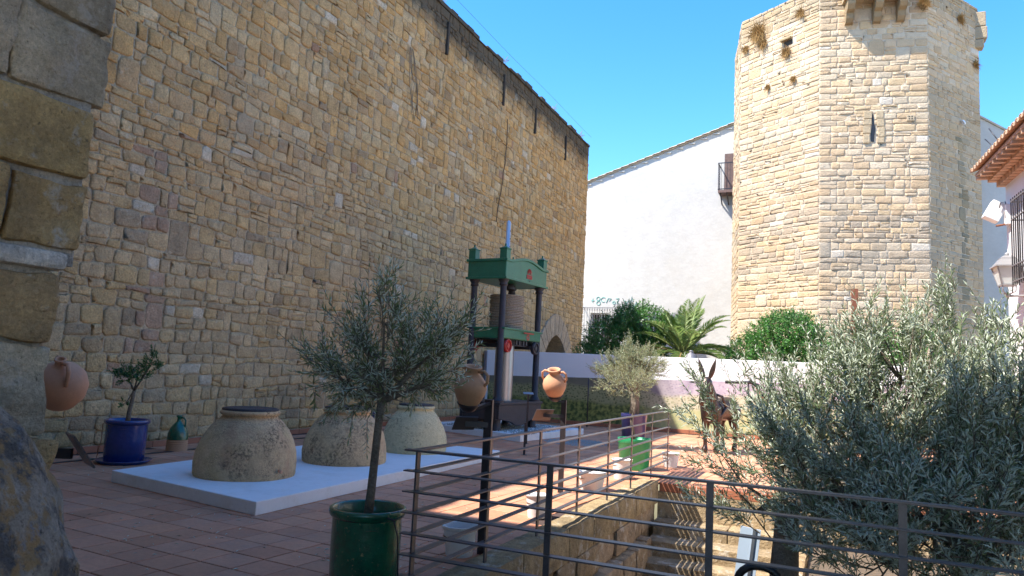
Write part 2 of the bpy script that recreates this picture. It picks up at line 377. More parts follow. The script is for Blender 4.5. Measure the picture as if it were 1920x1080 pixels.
for n, (x, y) in enumerate(tiles):
    if n < 300:
        o = bpy.data.objects.new('tile', random.choice(tmesh)); COL.objects.link(o); o.parent = floor
        o.location = (x, y, random.uniform(-.0015, .0015)); o.rotation_euler = (random.uniform(-.003, .003), random.uniform(-.003, .003), TA+random.choice((0, math.pi/2, math.pi)))
    else:
        c = TPAL[random.randrange(7)]; f = 1.38*random.uniform(.88, 1.12); c = tuple(v*f for v in c)
        rest.add([(x+a*ct-b*st, y+a*st+b*ct, z) for a, b, z in tv], tf); rc += [(*c, 1)]*12
o = rest.build('tilework', M_TILE, floor, col=rc); o['kind'] = 'stuff'
# terrace nosing above the stair
for i in range(18):
    x0 = -2.42+i*.31
    MB().box((0, -.04, -.125), (.3, .14, .004)).build('nosing_tile', M_SKIRT, floor, (x0, 11.26, 0), bevel=.01)
# drain slot near the long wall
for i in range(22):
    y = 3.2+i*.8
    m = MB(); m.box((0, 0, .001), (.1, .785, .005))
    o = m.build('drain_grate', M_IRON, floor, (-9.85, y, .003))
# pebble circle around a drain cover
pc = MB()
for i in range(900):
    r = math.sqrt(random.random())*.75; a = random.uniform(0, 6.28); s = random.uniform(.012, .024)
    x, y = -5.35+r*math.cos(a), 16.05+r*math.sin(a)
    pc.add([(x-s, y, .003), (x, y-s, .003), (x+s, y, .003), (x, y+s, .003), (x, y, .003+s)], [(0, 1, 4), (1, 2, 4), (2, 3, 4), (3, 0, 4)], True)
tag(pc.build('pebbles', M_GRAVEL), 'dark pebble circle set in the tiled floor right of the press', 'pebbles', kind='stuff')
# ------------------------------------------------------------------ long stone wall
WX, WY0, WY1, WZ = -10.55, 1.0, 31.6, 12.1
AY, AZ, AR, AI = 28.15, 1.3, 2.25, 1.5       # pointed arch
wall = thing('stone_wall', 'tall rubble stone wall with blackened top running along the left side', 'wall', (WX, WY0, 0))
def arch_curve(r, n=10):           # pointed arch: two arcs
    off = r*.2; R = r+off; pts = []
    amax = math.acos(off/R)
    for i in range(n+1):
        a = amax*i/n; pts.append((R*math.cos(a)-off, R*math.sin(a)))
    return pts                     # from springer (right) to apex
ac = arch_curve(AI)
notch = [(AY-AI, 0)]+[(AY-x, AZ+z) for x, z in ac]+[(AY+x, AZ+z) for x, z in ac[::-1][1:]]+[(AY+AI, 0)]
poly = [(WY0, -.05)]+notch[:1]+notch[1:]+[(WY1, -.05), (WY1, WZ), (WY0, WZ)]
def wall_prism(poly, x0, x1):
    n = len(poly); vs = [(x0, p[0], p[1]) for p in poly]+[(x1, p[0], p[1]) for p in poly]
    return vs, [tuple(range(n)), tuple(range(2*n-1, n-1, -1))]+[(i, n+i, n+(i+1) % n, (i+1) % n) for i in range(n)]
vs, fs = wall_prism(poly, WX, WX-2.4)
mw = MB().add([(x-WX, y-WY0, z) for x, y, z in vs], fs)
mw.build('mortar_core', M_WALL, wall, col=(.46, .365, .24))
MB().box((-2.45, AY-WY0-2, 0), (-1.9, AY-WY0+2, 5)).build('inner_wall', M_WALL, wall, col=(.36, .24, .12))
def wskip(y, z):
    dy = abs(y-AY)
    if z < AZ: return dy < AR*1.0
    off = AR*.2; R = AR+off
    return (dy+off)**2+(z-AZ)**2 < R*R
def wcol(y, z, rnd):
    b = 4.6+.9*mn.noise(Vector((y*.25, 3, 0)))+(y-8)*.09
    t = min(1, max(0, (z-b+.7)/1.4))
    K_ = 1.22
    hi = rnd.choice([(.45, .275, .115), (.47, .305, .14), (.44, .285, .14), (.47, .325, .165), (.42, .25, .1), (.48, .345, .19), (.46, .3, .14), (.5, .3, .12)])
    lo = rnd.choice([(.45, .315, .165), (.43, .305, .165), (.47, .34, .185), (.44, .305, .15), (.41, .295, .165), (.46, .315, .15)])
    c = mixt(lo, hi, t)
    if rnd.random() < .02: c = (.49, .4, .28)
    if rnd.random() < .04: c = mixt(c, (.22, .17, .12), .5)
    if z < 5.5 and abs(y-8.3-.1*z) < .35 and rnd.random() < .35: c = (.36, .235, .15)
    if rnd.random() < .004: c = (.34, .2, .12)
    f = K_*rnd.uniform(.86, 1.09); return tuple(v*f for v in c)
rnd = random.Random(11)
quads = masonry(5.2, WY1, 0.1, WZ, (.14, .27), (.16, .46), rnd, wskip, split=.1, dbl=.045, wob=.1, seed=3)
lay_stones(quads, lambda u, v, d: (WX+d, u, v), M_WALL, wall, wcol, rnd, joint=.018, depth=(.01, .04), round_=.3, jit=.017, loc=(WX, WY0, 0))
# end face stones and coping
rnd = random.Random(12)
q2 = masonry(WX-2.4, WX, 0, WZ, (.22, .34), (.25, .5), rnd)
lay_stones(q2, lambda u, v, d: (u, WY1+d, v), M_WALL, wall, wcol, rnd, nmax=0, loc=(WX, WY0, 0), name='end_stone')
cp = MB(); y = WY0; cc = []
while y < WY1:
    l = rnd.uniform(.3, .7); h = rnd.uniform(-.005, .16); mm = MB(); n0 = len(cp.v)
    cp.box((-.5, y-WY0, WZ-.01), (.05+rnd.uniform(0, .04), min(y+l, WY1)-WY0-.01, WZ+h)); cc += [(.3, .22, .13, 1)]*8; y += l
cp.build('coping_row', M_WALL, wall, col=cc)['kind'] = 'stuff'
# dark vertical drain slits below the top
for y, z0, z1 in ((14.25, 10.9, 11.75), (17.9, 10.75, 11.75), (21.95, 10.65, 11.75), (24.9, 10.6, 11.6), (28.35, 10.55, 11.6)):
    MB().box((.0, -.045, z0), (.085, .045, z1)).build('drain_slit', M_DARK, wall, (0, y-WY0, 0))
# long crack
cr = MB(); pz = 10.3; py = 22.35
while pz > 6.6:
    nz = pz-rnd.uniform(.15, .4); ny = py+rnd.uniform(-.08, .07)
    cr.bar((.05, py-WY0, pz), (.05, ny-WY0, nz), .028, .012, up=(1, 0, 0)); pz, py = nz, ny
cr.build('crack', M_DARK, wall)
# voussoirs
def arch_at(r, t):   # t -1..1 from left springer over apex to right
    off = r*.2; R = r+off; amax = math.acos(off/R); a = amax*(1-abs(t)); s = math.copysign(1, t) if t else 1
    return (AY+s*(R*math.cos(a)-off), AZ+R*math.sin(a))
NV = 13
for k in range(NV):
    t0 = -1+2*k/NV+.006; t1 = -1+2*(k+1)/NV-.006; pts = []
    ts = [t0, (t0*2+t1)/3, (t0+2*t1)/3, t1]
    if t0 < 0 < t1: ts = [t0, 0, t1]
    inner = [arch_at(AI, t) for t in ts]; outer = [arch_at(AR, t) for t in ts]
    pl = inner+outer[::-1]
    vs, fs = wall_prism(pl, .075, -1.2)
    m = MB().add([(x, y-WY0, z) for x, y, z in vs], fs); c = random.choice([(.42, .34, .25), (.46, .38, .28), (.39, .32, .24)])
    m.build('voussoir', M_WALL, wall, col=c, bevel=.006)
for s in (-1, 1):
    for k in range(5):
        z0 = AZ-.31*(k+1); w = AR-.25 if k % 2 else AR
        a, b = sorted((AY+s*AI, AY+s*w))
        MB().box((-1.2, a-WY0, max(z0+.01, .1)), (.075, b-WY0, z0+.3)).build('jamb_stone', M_WALL, wall, col=(.42, .34, .25), bevel=.006)
# weeds on the wall top
# red skirting tiles at the wall foot
y = 1.6
while y < 21.2:
    MB().box((0, 0, 0), (.035, .325, .1)).build('skirting_tile', M_SKIRT, wall, (.09, y-WY0, 0), bevel=.004); y += .333
# ------------------------------------------------------------------ gatehouse round the camera
gate = thing('gatehouse', 'near ashlar gate jamb of big ochre blocks at the left edge', 'building', (-2.6, 1.9, 0))
GX, GY = -2.6, 1.72
MB().box((-10.54, -3.0, -.03), (GX-.03, GY, 1.9)).box((-10.54, -3.0, 1.9), (GX-.03, GY+.09, 12.0)).xf(Matrix.Translation((2.6, -1.9, 0))).build('wall_body', M_JAMB, gate, col=(.5, .46, .4))
MB().box((GX-.035, -3.0, 4.6), (9.0, GY+.1, 12.0)).xf(Matrix.Translation((2.6, -1.9, 0))).build('upper_wall', M_JAMB, gate, col=(.38, .3, .2))
MB().box((2.6, -3.0, -.03), (9.0, GY+.1, 4.6)).xf(Matrix.Translation((2.6, -1.9, 0))).build('far_jamb', M_JAMB, gate, col=(.38, .3, .2))
rnd = random.Random(5)
rows = [(-.03, .55, 1.83, 'o'), (.56, .95, 1.84, 'o'), (.965, 1.26, 1.82, 'o'), (1.275, 1.60, 1.775, 'g'), (1.61, 1.86, 1.745, 'd'), (1.875, 1.945, 1.79, 'm'), (1.955, 2.215, 1.836, 'o'), (2.235, 2.5, 1.825, 'b'), (2.52, 2.81, 1.868, 'g'), (2.825, 3.2, 1.845, 'g'), (3.215, 3.6, 1.86, 'g'), (3.615, 4.0, 1.86, 'g'), (4.01, 4.58, 1.85, 'o')]
CC = {'o': (.56, .38, .18), 'b': (.58, .4, .18), 'g': (.56, .46, .32), 'd': (.48, .32, .16), 'm': (.66, .6, .52)}
for z0, z1, ye, k in rows:
    y = ye; first = True
    while y > -2.9:
        w = rnd.uniform(.3, .38) if first else rnd.uniform(.35, .8)
        if k == 'b': w = rnd.uniform(.8, 1.1)
        if k == 'm': w = 1.2
        c = CC[k]; f = rnd.uniform(.85, 1.12)
        rough_block((GX-.24, y-w+.006, z0), (GX+rnd.uniform(-.012, .012), y-.006, z1), M_JAMB, gate, tuple(v*f for v in c), rnd, amp=.03 if k != 'b' else .016, res=34, rnd_r=.018, loc=(-2.6, 1.9, 0))
        y -= w; first = False
# near round stone
st_ = MB()
prof = [(.0, 1.56), (.1, 1.555), (.18, 1.53), (.25, 1.48), (.315, 1.41), (.365, 1.33), (.405, 1.235), (.44, 1.13), (.475, 1.02), (.51, .86), (.54, .7), (.6, .4), (.57, .1), (.55, 0)]
pr2 = []
for a_, b_ in zip(prof[::-1][:-1], prof[::-1][1:]): pr2 += [(a_[0]*(1-t)+b_[0]*t, a_[1]*(1-t)+b_[1]*t) for t in (0, .2, .4, .6, .8)]
st_.lathe(pr2+[prof[0]], 180, wob=.05)
st_.v = [tuple(Vector(v)+Vector((v[0], v[1], .2)).normalized()*(mn.noise(Vector(v)*9)*.016+mn.noise(Vector(v)*28)*.008-.02*max(0, mn.noise(Vector(v)*5+Vector((9, 0, 0)))-.25))) for v in st_.v]
st_o = st_.build('rounded_stone', M_BOULDER, None, (-1.86, .82, 0))
tag(st_o, 'large rounded stone with yellow and grey lichen in the near left corner', 'stone')
# ------------------------------------------------------------------ stair pit
pit = thing('stair_wall', 'sandstone retaining wall below the terrace railing with worn coping', 'wall', (-2.6, 4.4, 0))
rnd = random.Random(21)
MB().box((-2.72, 4.2, -3), (-2.5, 11.25, -.012)).xf(Matrix.Translation((2.6, -4.4, 0))).build('wall_core', M_JAMB, pit, col=(.3, .22, .13))
y = 4.2
while y < 11.2:
    l = rnd.uniform(.7, 1.3); y2 = min(y+l, 11.25)
    if 11.25-y2 < .4: y2 = 11.25
    f = rnd.uniform(.9, 1.1); rough_block((-2.74, y+.004, -.3), (-2.43, y2-.004, .035), M_JAMB, pit, (.42*f, .31*f, .17*f), rnd, name='coping_stone', amp=.012, res=14, rnd_r=.025, loc=(-2.6, 4.4, 0)); y = y2
for k, (z0, z1, xo) in enumerate(((-.63, -.31, -2.46), (-.98, -.64, -2.33), (-1.35, -.99, -2.33), (-1.75, -1.36, -2.33), (-2.2, -1.76, -2.33))):
    y = 4.2
    while y < 10.9:
        l = rnd.uniform(.45, .95); y2 = min(y+l, 11.25 if k == 0 else 10.5)
        if y2 <= y+.1: break
        f = rnd.uniform(.8, 1.1); c = rnd.choice(((.36, .27, .17), (.4, .3, .2), (.33, .24, .14)))
        rough_block((-2.74, y+.006, z0), (xo+rnd.uniform(-.02, .03), y2-.006, z1), M_JAMB, pit, tuple(v*f for v in c), rnd, name='stone_block', amp=.03, res=12, rnd_r=.03, loc=(-2.6, 4.4, 0)); y = y2
stair = thing('stone_stair', 'worn stone steps going down from the terrace edge', 'stairs', (-1.5, 11.25, 0))
lv = [(11.25, -.5), (10.89, -.69), (10.45, -.89), (10.02, -1.09), (9.6, -1.3), (9.18, -1.5), (8.76, -1.7)]
MB().box((-2.44, 11.22, -1.5), (3.2, 11.3, -.126)).xf(Matrix.Translation((1.5, -11.25, 0))).build('top_riser', M_JAMB, stair, col=(.4, .3, .18))
for i, (yy, z) in enumerate(lv):
    yn = lv[i+1][0] if i+1 < len(lv) else yy-.42
    x = -2.44
    while x < -.62:
        w = rnd.uniform(.7, 1.1); x2 = -.6 if x+w > -.9 else x+w; f = rnd.uniform(.85, 1.08)
        rough_block((x+.003, yn, z-.28), (x2-.003, yy+.06, z), M_JAMB, stair, (.4*f, .3*f, .18*f), rnd, name='step_stone', amp=.014, res=14, rnd_r=.018, loc=(-1.5, 11.25, 0)); x = x2
bank = thing('garden_wall', 'low sandstone wall beside the steps behind the big olive trunk', 'wall', (.5, 8.2, 0))
for k in range(4):
    x = -.62+.1*(k % 2)
    if k % 2: x = -.62
    z0 = -2.2+k*.44; 
    while x < 3.1:
        w = rnd.uniform(.5, .9); x2 = min(x+w, 3.2); f = rnd.uniform(.85, 1.08)
        rough_block((x+.004, 8.2, z0), (x2-.004, 8.55, z0+.432), M_JAMB, bank, (.4*f, .26*f, .13*f), rnd, name='stone_block', amp=.02, res=10, loc=(.5, 8.2, 0)); x = x2
    y = 8.56
    while y < 11.2:
        w = rnd.uniform(.5, .9); y2 = min(y+w, 11.2)
        rough_block((-.6, y+.004, z0), (-.3, y2-.004, z0+.432), M_JAMB, bank, (.38*f, .26*f, .14*f), rnd, name='stone_block', amp=.02, res=10, loc=(.5, 8.2, 0)); y = y2
struct(MB().box((-.29, 8.56, -2.3), (3.2, 11.21, -.55)).build('garden_bed', M_SOIL))
pf = MB(); pf.add([(-2.9, 4, -2.3), (3.4, 4, -2.3), (3.4, 9, -2.3), (-2.9, 9, -2.3)], [(0, 1, 2, 3)])
pf.add([(PX0-.2, 4.3, -2.3), (PX1, 4.3, -2.3), (PX1, 4.3, -.02), (PX0-.2, 4.3, -.02)], [(0, 1, 2, 3)])
pf.add([(PX1, 4.3, -2.3), (PX1, 11.25, -2.3), (PX1, 11.25, -.02), (PX1, 4.3, -.02)], [(0, 1, 2, 3)])
struct(pf.build('sunken_court_floor', M_GROUND))
fc = thing('front_coping', 'sandstone kerb under the near black railing', 'wall', (.3, 4.35, 0))
x = -2.42
while x < 3.2:
    w = rnd.uniform(.8, 1.2); rough_block((x+.004, 4.2, -.3), (min(x+w, 3.2)-.004, 4.5, .035), M_JAMB, fc, (.42, .31, .17), rnd, name='coping_stone', amp=.012, loc=(.3, 4.35, 0)); x += w
# short handrail piece on the pit wall
hr = thing('stair_handrail', 'short grey steel handrail fixed to the wall beside the steps', 'handrail', (-2.3, 6.2, -.7))
MB().tube([(0, -.6, .12), (0, .55, .12)], .02, 10).build('rail', M_GREYM, hr)
for yy in (-.4, .4): MB().bar((-.02, yy, -.5), (-.02, yy, .11), .04, .04).build('bracket', M_IRON, hr)
# ------------------------------------------------------------------ railings
def railing(name, label, posts, rail_pts, axis, ext):
    t = thing(name, label, 'railing', posts[0])
    P0 = Vector(posts[0])
    for p in posts:
        p = Vector(p)-P0
        w = (.014, .045) if axis == 'y' else (.04, .014)
        MB().box((-w[0]/2, -w[1]/2, .03), (w[0]/2, w[1]/2, 1.012)).build('post', M_RAIL, t, p)
    for k in range(7):
        z = 1.02-k*.137; h = .009 if k else .014
        a, b = rail_pts
        if axis == 'y': m = MB().box((-.03, a, z-h/2), (.03, b, z+h/2))
        else: m = MB().box((a, -.03, z-h/2), (b, .03, z+h/2))
        m.v = [(x-(P0.x if axis == 'x' else 0), y-(P0.y if axis == 'y' else 0), zz) for x, y, zz in m.v]
        m.build('rail', M_RAIL, t, bevel=.0015)
    return t
railing('terrace_railing', 'black steel railing running away along the terrace above the steps', [(-2.59, y, 0) for y in (4.37, 5.52, 6.65, 7.82, 9.0, 10.15, 11.38, 12.6)], (4.365, 12.66), 'y', 0)
railing('front_railing', 'black steel railing crossing the foreground in front of the olive', [(x, 4.33, 0) for x in (-1.615, -.645, .32, 1.29, 2.25, 3.15)], (-2.66, 3.2), 'x', 0)
# ------------------------------------------------------------------ white platforms
pl = MB().prism([(-5.33, 5.87), (-5.47, 12.05), (-8.35, 12.2), (-8.0, 6.3)], 0, .14).build('platform', M_WHITE, bevel=.008)
tag(pl, 'low white painted platform carrying the three big clay jars', 'platform')
pp = MB().prism([(-6.35, 15.05), (-5.95, 18.3), (-9.0, 18.9), (-9.35, 16.1)], 0, .15).build('platform', M_WHITE, bevel=.008)
tag(pp, 'low white platform under the green oil press', 'platform')
gv = []; 
gm = MB()
for i in range(2600):
    x = random.uniform(-8.9, -6.25); y = random.uniform(15.3, 18.4); s = random.uniform(.012, .028); z = .15
    if y < 15.25-(x+6.35)*.3: continue
    gm.add([(x-s, y, z), (x, y-s, z), (x+s, y, z), (x, y+s, z), (x, y, z+s)], [(0, 1, 4), (1, 2, 4), (2, 3, 4), (3, 0, 4)])
tag(gm.build('gravel', M_GRAVEL), 'grey gravel spread over the platform round the press', 'gravel', kind='stuff')
# ------------------------------------------------------------------ big clay jars
def tinaja(x, y, r, h, label, m, seed, tilt=0):
    t = thing('clay_jar', label, 'jar', (x, y, .14), seed, 'big clay jars on the white platform')
    rn = r*.535
    prof = [(r*.985, 0), (r*1.0, .03), (r*1.0, h*.2), (r*.975, h*.36), (r*.9, h*.54), (r*.78, h*.70), (r*.65, h*.82), (rn*1.0, h*.895), (rn*.985, h*.915), (rn*1.06, h*.93), (rn*1.09, h*.955), (rn*1.06, h*.985), (rn, h)]
    MB().lathe(prof, 72, wob=.035).build('body', m, t)
    lid = MB(); lp = [(rn*1.02, h-.012), (rn*1.03, h+.016), (rn*.9, h+.026), (rn*.5, h+.024), (0, h+.02)]
    lid.lathe(lp, 48, wob=.03)
    lo = lid.build('lid_cover', M_BLACKCLOTH, t)
    if seed == .5:
        MB().tube([(r*.8, -r*.62, .11), (r*.86, -r*.67, .1)], .02, 10).build('spout', M_CLAY, t)
    return t
tinaja(-6.68, 7.12, .61, .79, 'big brown clay jar with black lid at the near end of the white platform', M_TINAJA, .5)
tinaja(-6.55, 8.95, .6, .765, 'dark stained clay jar in the middle behind the olive trunk', M_TINAJA, 1.7)
tinaja(-6.5, 10.8, .54, .765, 'pale yellowish clay jar at the far end of the white platform', M_TINAJA2, 3.1)
# ------------------------------------------------------------------ oil press
PR = thing('oil_press', 'green and black hydraulic olive oil press with four columns', 'press', (-7.50, 16.52, .15), rad(84))
L2, W2 = 1.05, .54
b = MB()
n = 16; xs = [-L2+2*L2*i/n for i in range(n+1)]
def low(x):
    a = abs(x)/L2
    return .12+.16*(max(0, (a-.25)/.75))**.6 if a > .25 else .12-.03*(1-(a/.25)**2)
for sy in (-1, 1):
    poly = [(x, low(x)) for x in xs]+[(L2, .6), (-L2, .6)]
    k = len(poly); y0 = sy*W2; y1 = sy*(W2-.08)
    b.add([(x, y0, z) for x, z in poly]+[(x, y1, z) for x, z in poly], [tuple(range(k)) if sy < 0 else tuple(range(k-1, -1, -1)), tuple(range(2*k-1, k-1, -1)) if sy < 0 else tuple(range(k, 2*k))]+[(i, k+i, k+(i+1) % k, (i+1) % k) for i in range(k)])
b.box((-L2, -W2+.08, .25), (-L2+.08, W2-.08, .6)); b.box((L2-.08, -W2+.08, .25), (L2, W2-.08, .6))
b.build('base_box', M_CAST, PR, bevel=.01)
MB().box((-L2-.03, -W2-.03, .6), (L2+.03, W2+.03, .66)).build('base_top', M_CAST, PR, bevel=.012)
for sx in (-1, 1):
    for sy in (-1, 1):
        MB().lathe([(.12, 0), (.13, .02), (.1, .06), (.1, .27)], 20).build('foot', M_CAST, PR, (sx*(L2-.18), sy*(W2-.16), 0))
        MB().lathe([(.145, .66), (.145, .7), None, (.13, .7), (.105, .76), None, (.082, .79), (.076, 3.4), None, (.1, 3.41), (.1, 3.45), (.085, 3.47), (.125, 3.53), (.13, 3.56)], 24).build('column', M_CAST, PR, (sx*(L2-.14), sy*(W2-.13), 0))
# crosshead
ch = MB(); H0, H1 = 3.56, 4.0
def topz(x): return H1+.13*math.cos(min(1, abs(x)/.78)*math.pi/2)**1.2 if abs(x) < .78 else H1
xs = [-L2+2*L2*i/24 for i in range(25)]
def frame_poly(ox, oz):
    return [(-L2-ox, H0), (L2+ox, H0)]+[(x*(L2+ox)/L2, topz(x)+oz) for x in xs[::-1]]
def slab(m, poly, y0, y1):
    k = len(poly); m.add([(x, y0, z) for x, z in poly]+[(x, y1, z) for x, z in poly], [tuple(range(k)), tuple(range(2*k-1, k-1, -1))]+[(i, k+i, k+(i+1) % k, (i+1) % k) for i in range(k)])
slab(ch, frame_poly(0, 0), -W2, W2)
ch.build('crosshead', M_GREENP, PR, bevel=.02)
tr = MB(); k = len(xs)
for sy in (-1, 1):
    for (zo0, zo1, fn_) in ((-.02, .045, topz), ):
        vs = []
        for x in xs:
            X = x*1.03
            for yy, zz in ((sy*(W2+.035), fn_(x)+zo0), (sy*(W2+.035), fn_(x)+zo1), (sy*(W2-.03), fn_(x)+zo1), (sy*(W2-.03), fn_(x)+zo0)): vs.append((X, yy, zz))
        fs = [(4*i+a, 4*i+(a+1) % 4, 4*(i+1)+(a+1) % 4, 4*(i+1)+a) for i in range(k-1) for a in range(4)]+[(3, 2, 1, 0), (4*k-4, 4*k-3, 4*k-2, 4*k-1)]
        tr.add(vs, fs)
    tr.box((-L2-.03, sy*W2-.035, H0-.005), (L2+.03, sy*W2+.035, H0+.05))
for sx in (-1, 1):
    tr.box((sx*L2-.033, -W2+.036, H0-.004), (sx*L2+.033, W2-.036, H0+.049)); tr.box((sx*L2-.033, -W2+.036, H1-.02), (sx*L2+.033, W2-.036, H1+.044))
tr.build('moulding', M_GREENP, PR, bevel=.008)
for sx in (-1, 1):
    for sy in (-1, 1):
        f = MB(); f.box((-.095, -.095, H1+.03), (.095, .095, H1+.27)); f.box((-.11, -.11, H1+.27), (.11, .11, H1+.3))
        f.add([(-.09, -.09, H1+.3), (.09, -.09, H1+.3), (.09, .09, H1+.3), (-.09, .09, H1+.3), (0, 0, H1+.37)], [(0, 1, 4), (1, 2, 4), (2, 3, 4), (3, 0, 4)])
        f.tube([(0, 0, H1+.34), (0, 0, H1+.41)], .022, 8)
        f.build('finial', M_GREENP, PR, (sx*(L2-.1), sy*(W2-.1), 0), bevel=.006)
# red crest on the long face: arch of rays above bars
em = MB(); ys = -W2-.004
for i in range(9):
    a = rad(15+i*18.75); em.bar((.1+math.cos(a)*.045, ys, 3.8+math.sin(a)*.045), (.1+math.cos(a)*.14, ys, 3.8+math.sin(a)*.14), .012, .02, up=(0, 1, 0))
for z in (3.775, 3.735, 3.7): em.box((-.03+.0*z, ys-.006, z-.012), (.23, ys+.004, z+.008))
for x in (-.02, .04, .1, .16, .22): em.box((x-.012, ys-.008, 3.685), (x+.012, ys+.004, 3.79))
em.build('crest', M_RED, PR)
MB().add([(.06, ys, 3.6), (.14, ys, 3.6), (.1, ys-.02, 3.66)], [(0, 1, 2)]).build('notch', M_BLACKP, PR)
rod = MB().lathe([(.16, H1-.02), (.16, H1+.06), None, (.062, H1+.06), (.055, H1+1.12), (.02, H1+1.16), (0, H1+1.16)], 20).build('rod', M_ROD, PR, (-.12, 0, 0))
for i in range(4): MB().box((-.008, -.068, H1+.28+i*.2), (.008, .0, H1+.3+i*.2)).build('hole', M_BLACKP, rod)
MB().lathe([(.19, 3.42), (.19, 3.5), (.12, 3.57)], 20).build('pressure_plate', M_CAST, PR)
MB().tube([(-.32, -.08, 3.33), (-.32, -.08, 3.58)], .05, 10).build('rusty_pipe', M_RUST, PR)
MB().lathe([(.235, .66), (.235, 2.1)], 40).build('piston', M_ALU, PR)
# cart with wheels under the mats
ct_ = thing('press_cart', 'green wheeled tray carrying the stack of mats inside the press', 'cart', (-7.50, 16.52, 2.3), rad(84))
MB().box((-.93, -.5, .0), (.93, .5, .26)).build('tray', M_GREENP, ct_, bevel=.03)
MB().box((-.97, -.54, .225), (.97, .54, .265)).build('tray_rim', M_GREENP, ct_, bevel=.01)
m = MB()
for y in (-.3, .3): m.box((-.8, y-.03, -.14), (.8, y+.03, -.002))
for x in (-.55, .55): m.box((x-.04, -.42, -.2), (x+.04, .42, -.1))
for x in (-.25, -.1, .1, .25): m.box((x-.03, -.47, -.12), (x+.03, -.43, -.01))
m.build('underframe', M_CAST, ct_)
for sx in (-1, 1):
    for sy in (-1, 1):
        w = MB().lathe([(.0, .05), (.06, .05), None, (.06, .03), (.12, .03), None, (.12, .055), (.155, .055), (.16, 0), (.155, -.04), (0, -.04)], 24, Matrix.Rotation(math.pi/2, 4, 'X') if sy < 0 else Matrix.Rotation(-math.pi/2, 4, 'X'))
        wo_ = w.build('wheel', M_RED if sx < 0 else M_CAST, ct_, (sx*.7, sy*.46, -.16))
m = MB(); m.box((-.05, -.56, .17), (.45, -.541, .2)); m.build('lettering_strip', M_RED, ct_)
m = MB().lathe([(.035, 0), (.055, .006), (.075, 0)], 20, Matrix.Rotation(math.pi/2, 4, 'X')); m.build('badge', M_RED, ct_, (.25, -.502, .09))
for x in (-.9, ): MB().tube([(x, .52, .24), (x-.05, .56, .36), (x-.1, .54, .42), (x-.12, .52, .3)], .012, 6).build('hook', M_CAST, ct_)
ms = thing('mat_stack', 'stack of woven esparto pressing mats in the press', 'mats', (-7.50, 16.52, 2.57), 0)
for i in range(21):
    r = .43+random.uniform(-.012, .012); hh = .04
    MB().lathe([(0, 0), (r-.02, .002), (r, .012), (r, .028), (r-.02, .038), (0, .039)], 44, wob=.02).build('mat', M_ESP, ms, (random.uniform(-.008, .008), random.uniform(-.008, .008), i*hh))
# ------------------------------------------------------------------ pots
def pot(name, label, loc, r, h, m, prof='cyl', saucer=0, soil=True, group=None, rim=.03):
    t = thing(name, label, 'pot', loc, 0, group)
    if prof == 'cyl': p = [(r*.86, 0), (r*.9, .01), (r*.93, h*.5), (r*.93, h-.07), None, (r*.98, h-.06), (r*1.02, h-.045), (r*1.04, h-.025), (r*1.02, h-.005), (r*.97, h), (r*.91, h-.01), (r*.89, h-.1)]
    elif prof == 'taper': p = [(r*.72, 0), (r*.74, .01), (r*.93, h-.03), None, (r, h-.03), (r, h), None, (r*.9, h), (r*.86, h*.5)]
    else: p = [(r*.8, 0), (r*.86, .01), (r*.96, h-.08), (r*1.0, h-.07), (r*1.0, h), None, (r*.9, h), (r*.88, h*.6)]
    if saucer:
        MB().lathe([(saucer*.85, 0), (saucer, .05), (saucer*.96, .055), (saucer*.9, .03), (0, .03)], 48).build('saucer', m, t)
        p = [(q[0], q[1]+.031) if q else None for q in p]; 
    MB().lathe(p, 56).build('pot_body', m, t)
    if soil: MB().lathe([(r*.9, h-.09), (r*.5, h-.07), (0, h-.06)], 32, wob=.1).build('soil', M_SOIL, t)
    return t
pg = pot('plant_pot', 'large dark green glazed pot holding the young olive tree beside the railing', (-3.0, 4.42, 0), .26, .56, M_GLAZEG, 'cyl', saucer=.33)
MB().tube([(.12, -.1, .5), (.2, -.12, .56), (.29, -.12, .55), (.33, -.12, .45), (.35, -.12, .2), (.36, -.1, .01), (.2, -.45, .008)], .006, 6).build('irrigation_hose', M_BLACKP, pg)
pb = pot('plant_pot', 'blue glazed pot with a little leafy tree near the left wall', (-9.25, 7.45, 0), .29, .58, M_GLAZEB, 'cyl', saucer=.37)
MB().tube([(-.15, -.2, .57), (-.24, -.2, .54), (-.29, -.16, .3), (-.3, -.2, .06)], .006, 6).build('irrigation_hose', M_CLAY, pb)
pot('plant_pot', 'blue glazed pot half hidden behind the pale clay jar', (-8.75, 12.3, 0), .36, .62, M_GLAZEB, 'cyl')
pot('plant_pot', 'tall purple blue pot behind the green pots at the far end of the railing', (-4.1, 16.2, 0), .29, .74, M_POTP, 'x')
pot('plant_pot', 'bright green pot under the pale olive behind the railing', (-3.14, 12.5, 0), .29, .52, M_POTG, 'x')
for x, y, r, h, l in ((-2.93, 5.72, .155, .25, 'white plastic pot on the tiles nearest the railing corner'), (-2.98, 7.62, .13, .25, 'white pot with green stripe at the rim, second along the railing'), (-3.06, 9.85, .2, .25, 'wide pale pot in the sun, third along the railing'), (-3.0, 11.2, .16, .3, 'tall white pot in front of the bright green pot'), (-2.68, 13.3, .16, .25, 'small white pot just past the far end of the railing')):
    pot('white_pot', l, (x, y, 0), r, h, M_WHITE, 'taper', saucer=0, group='small white pots along the terrace railing')
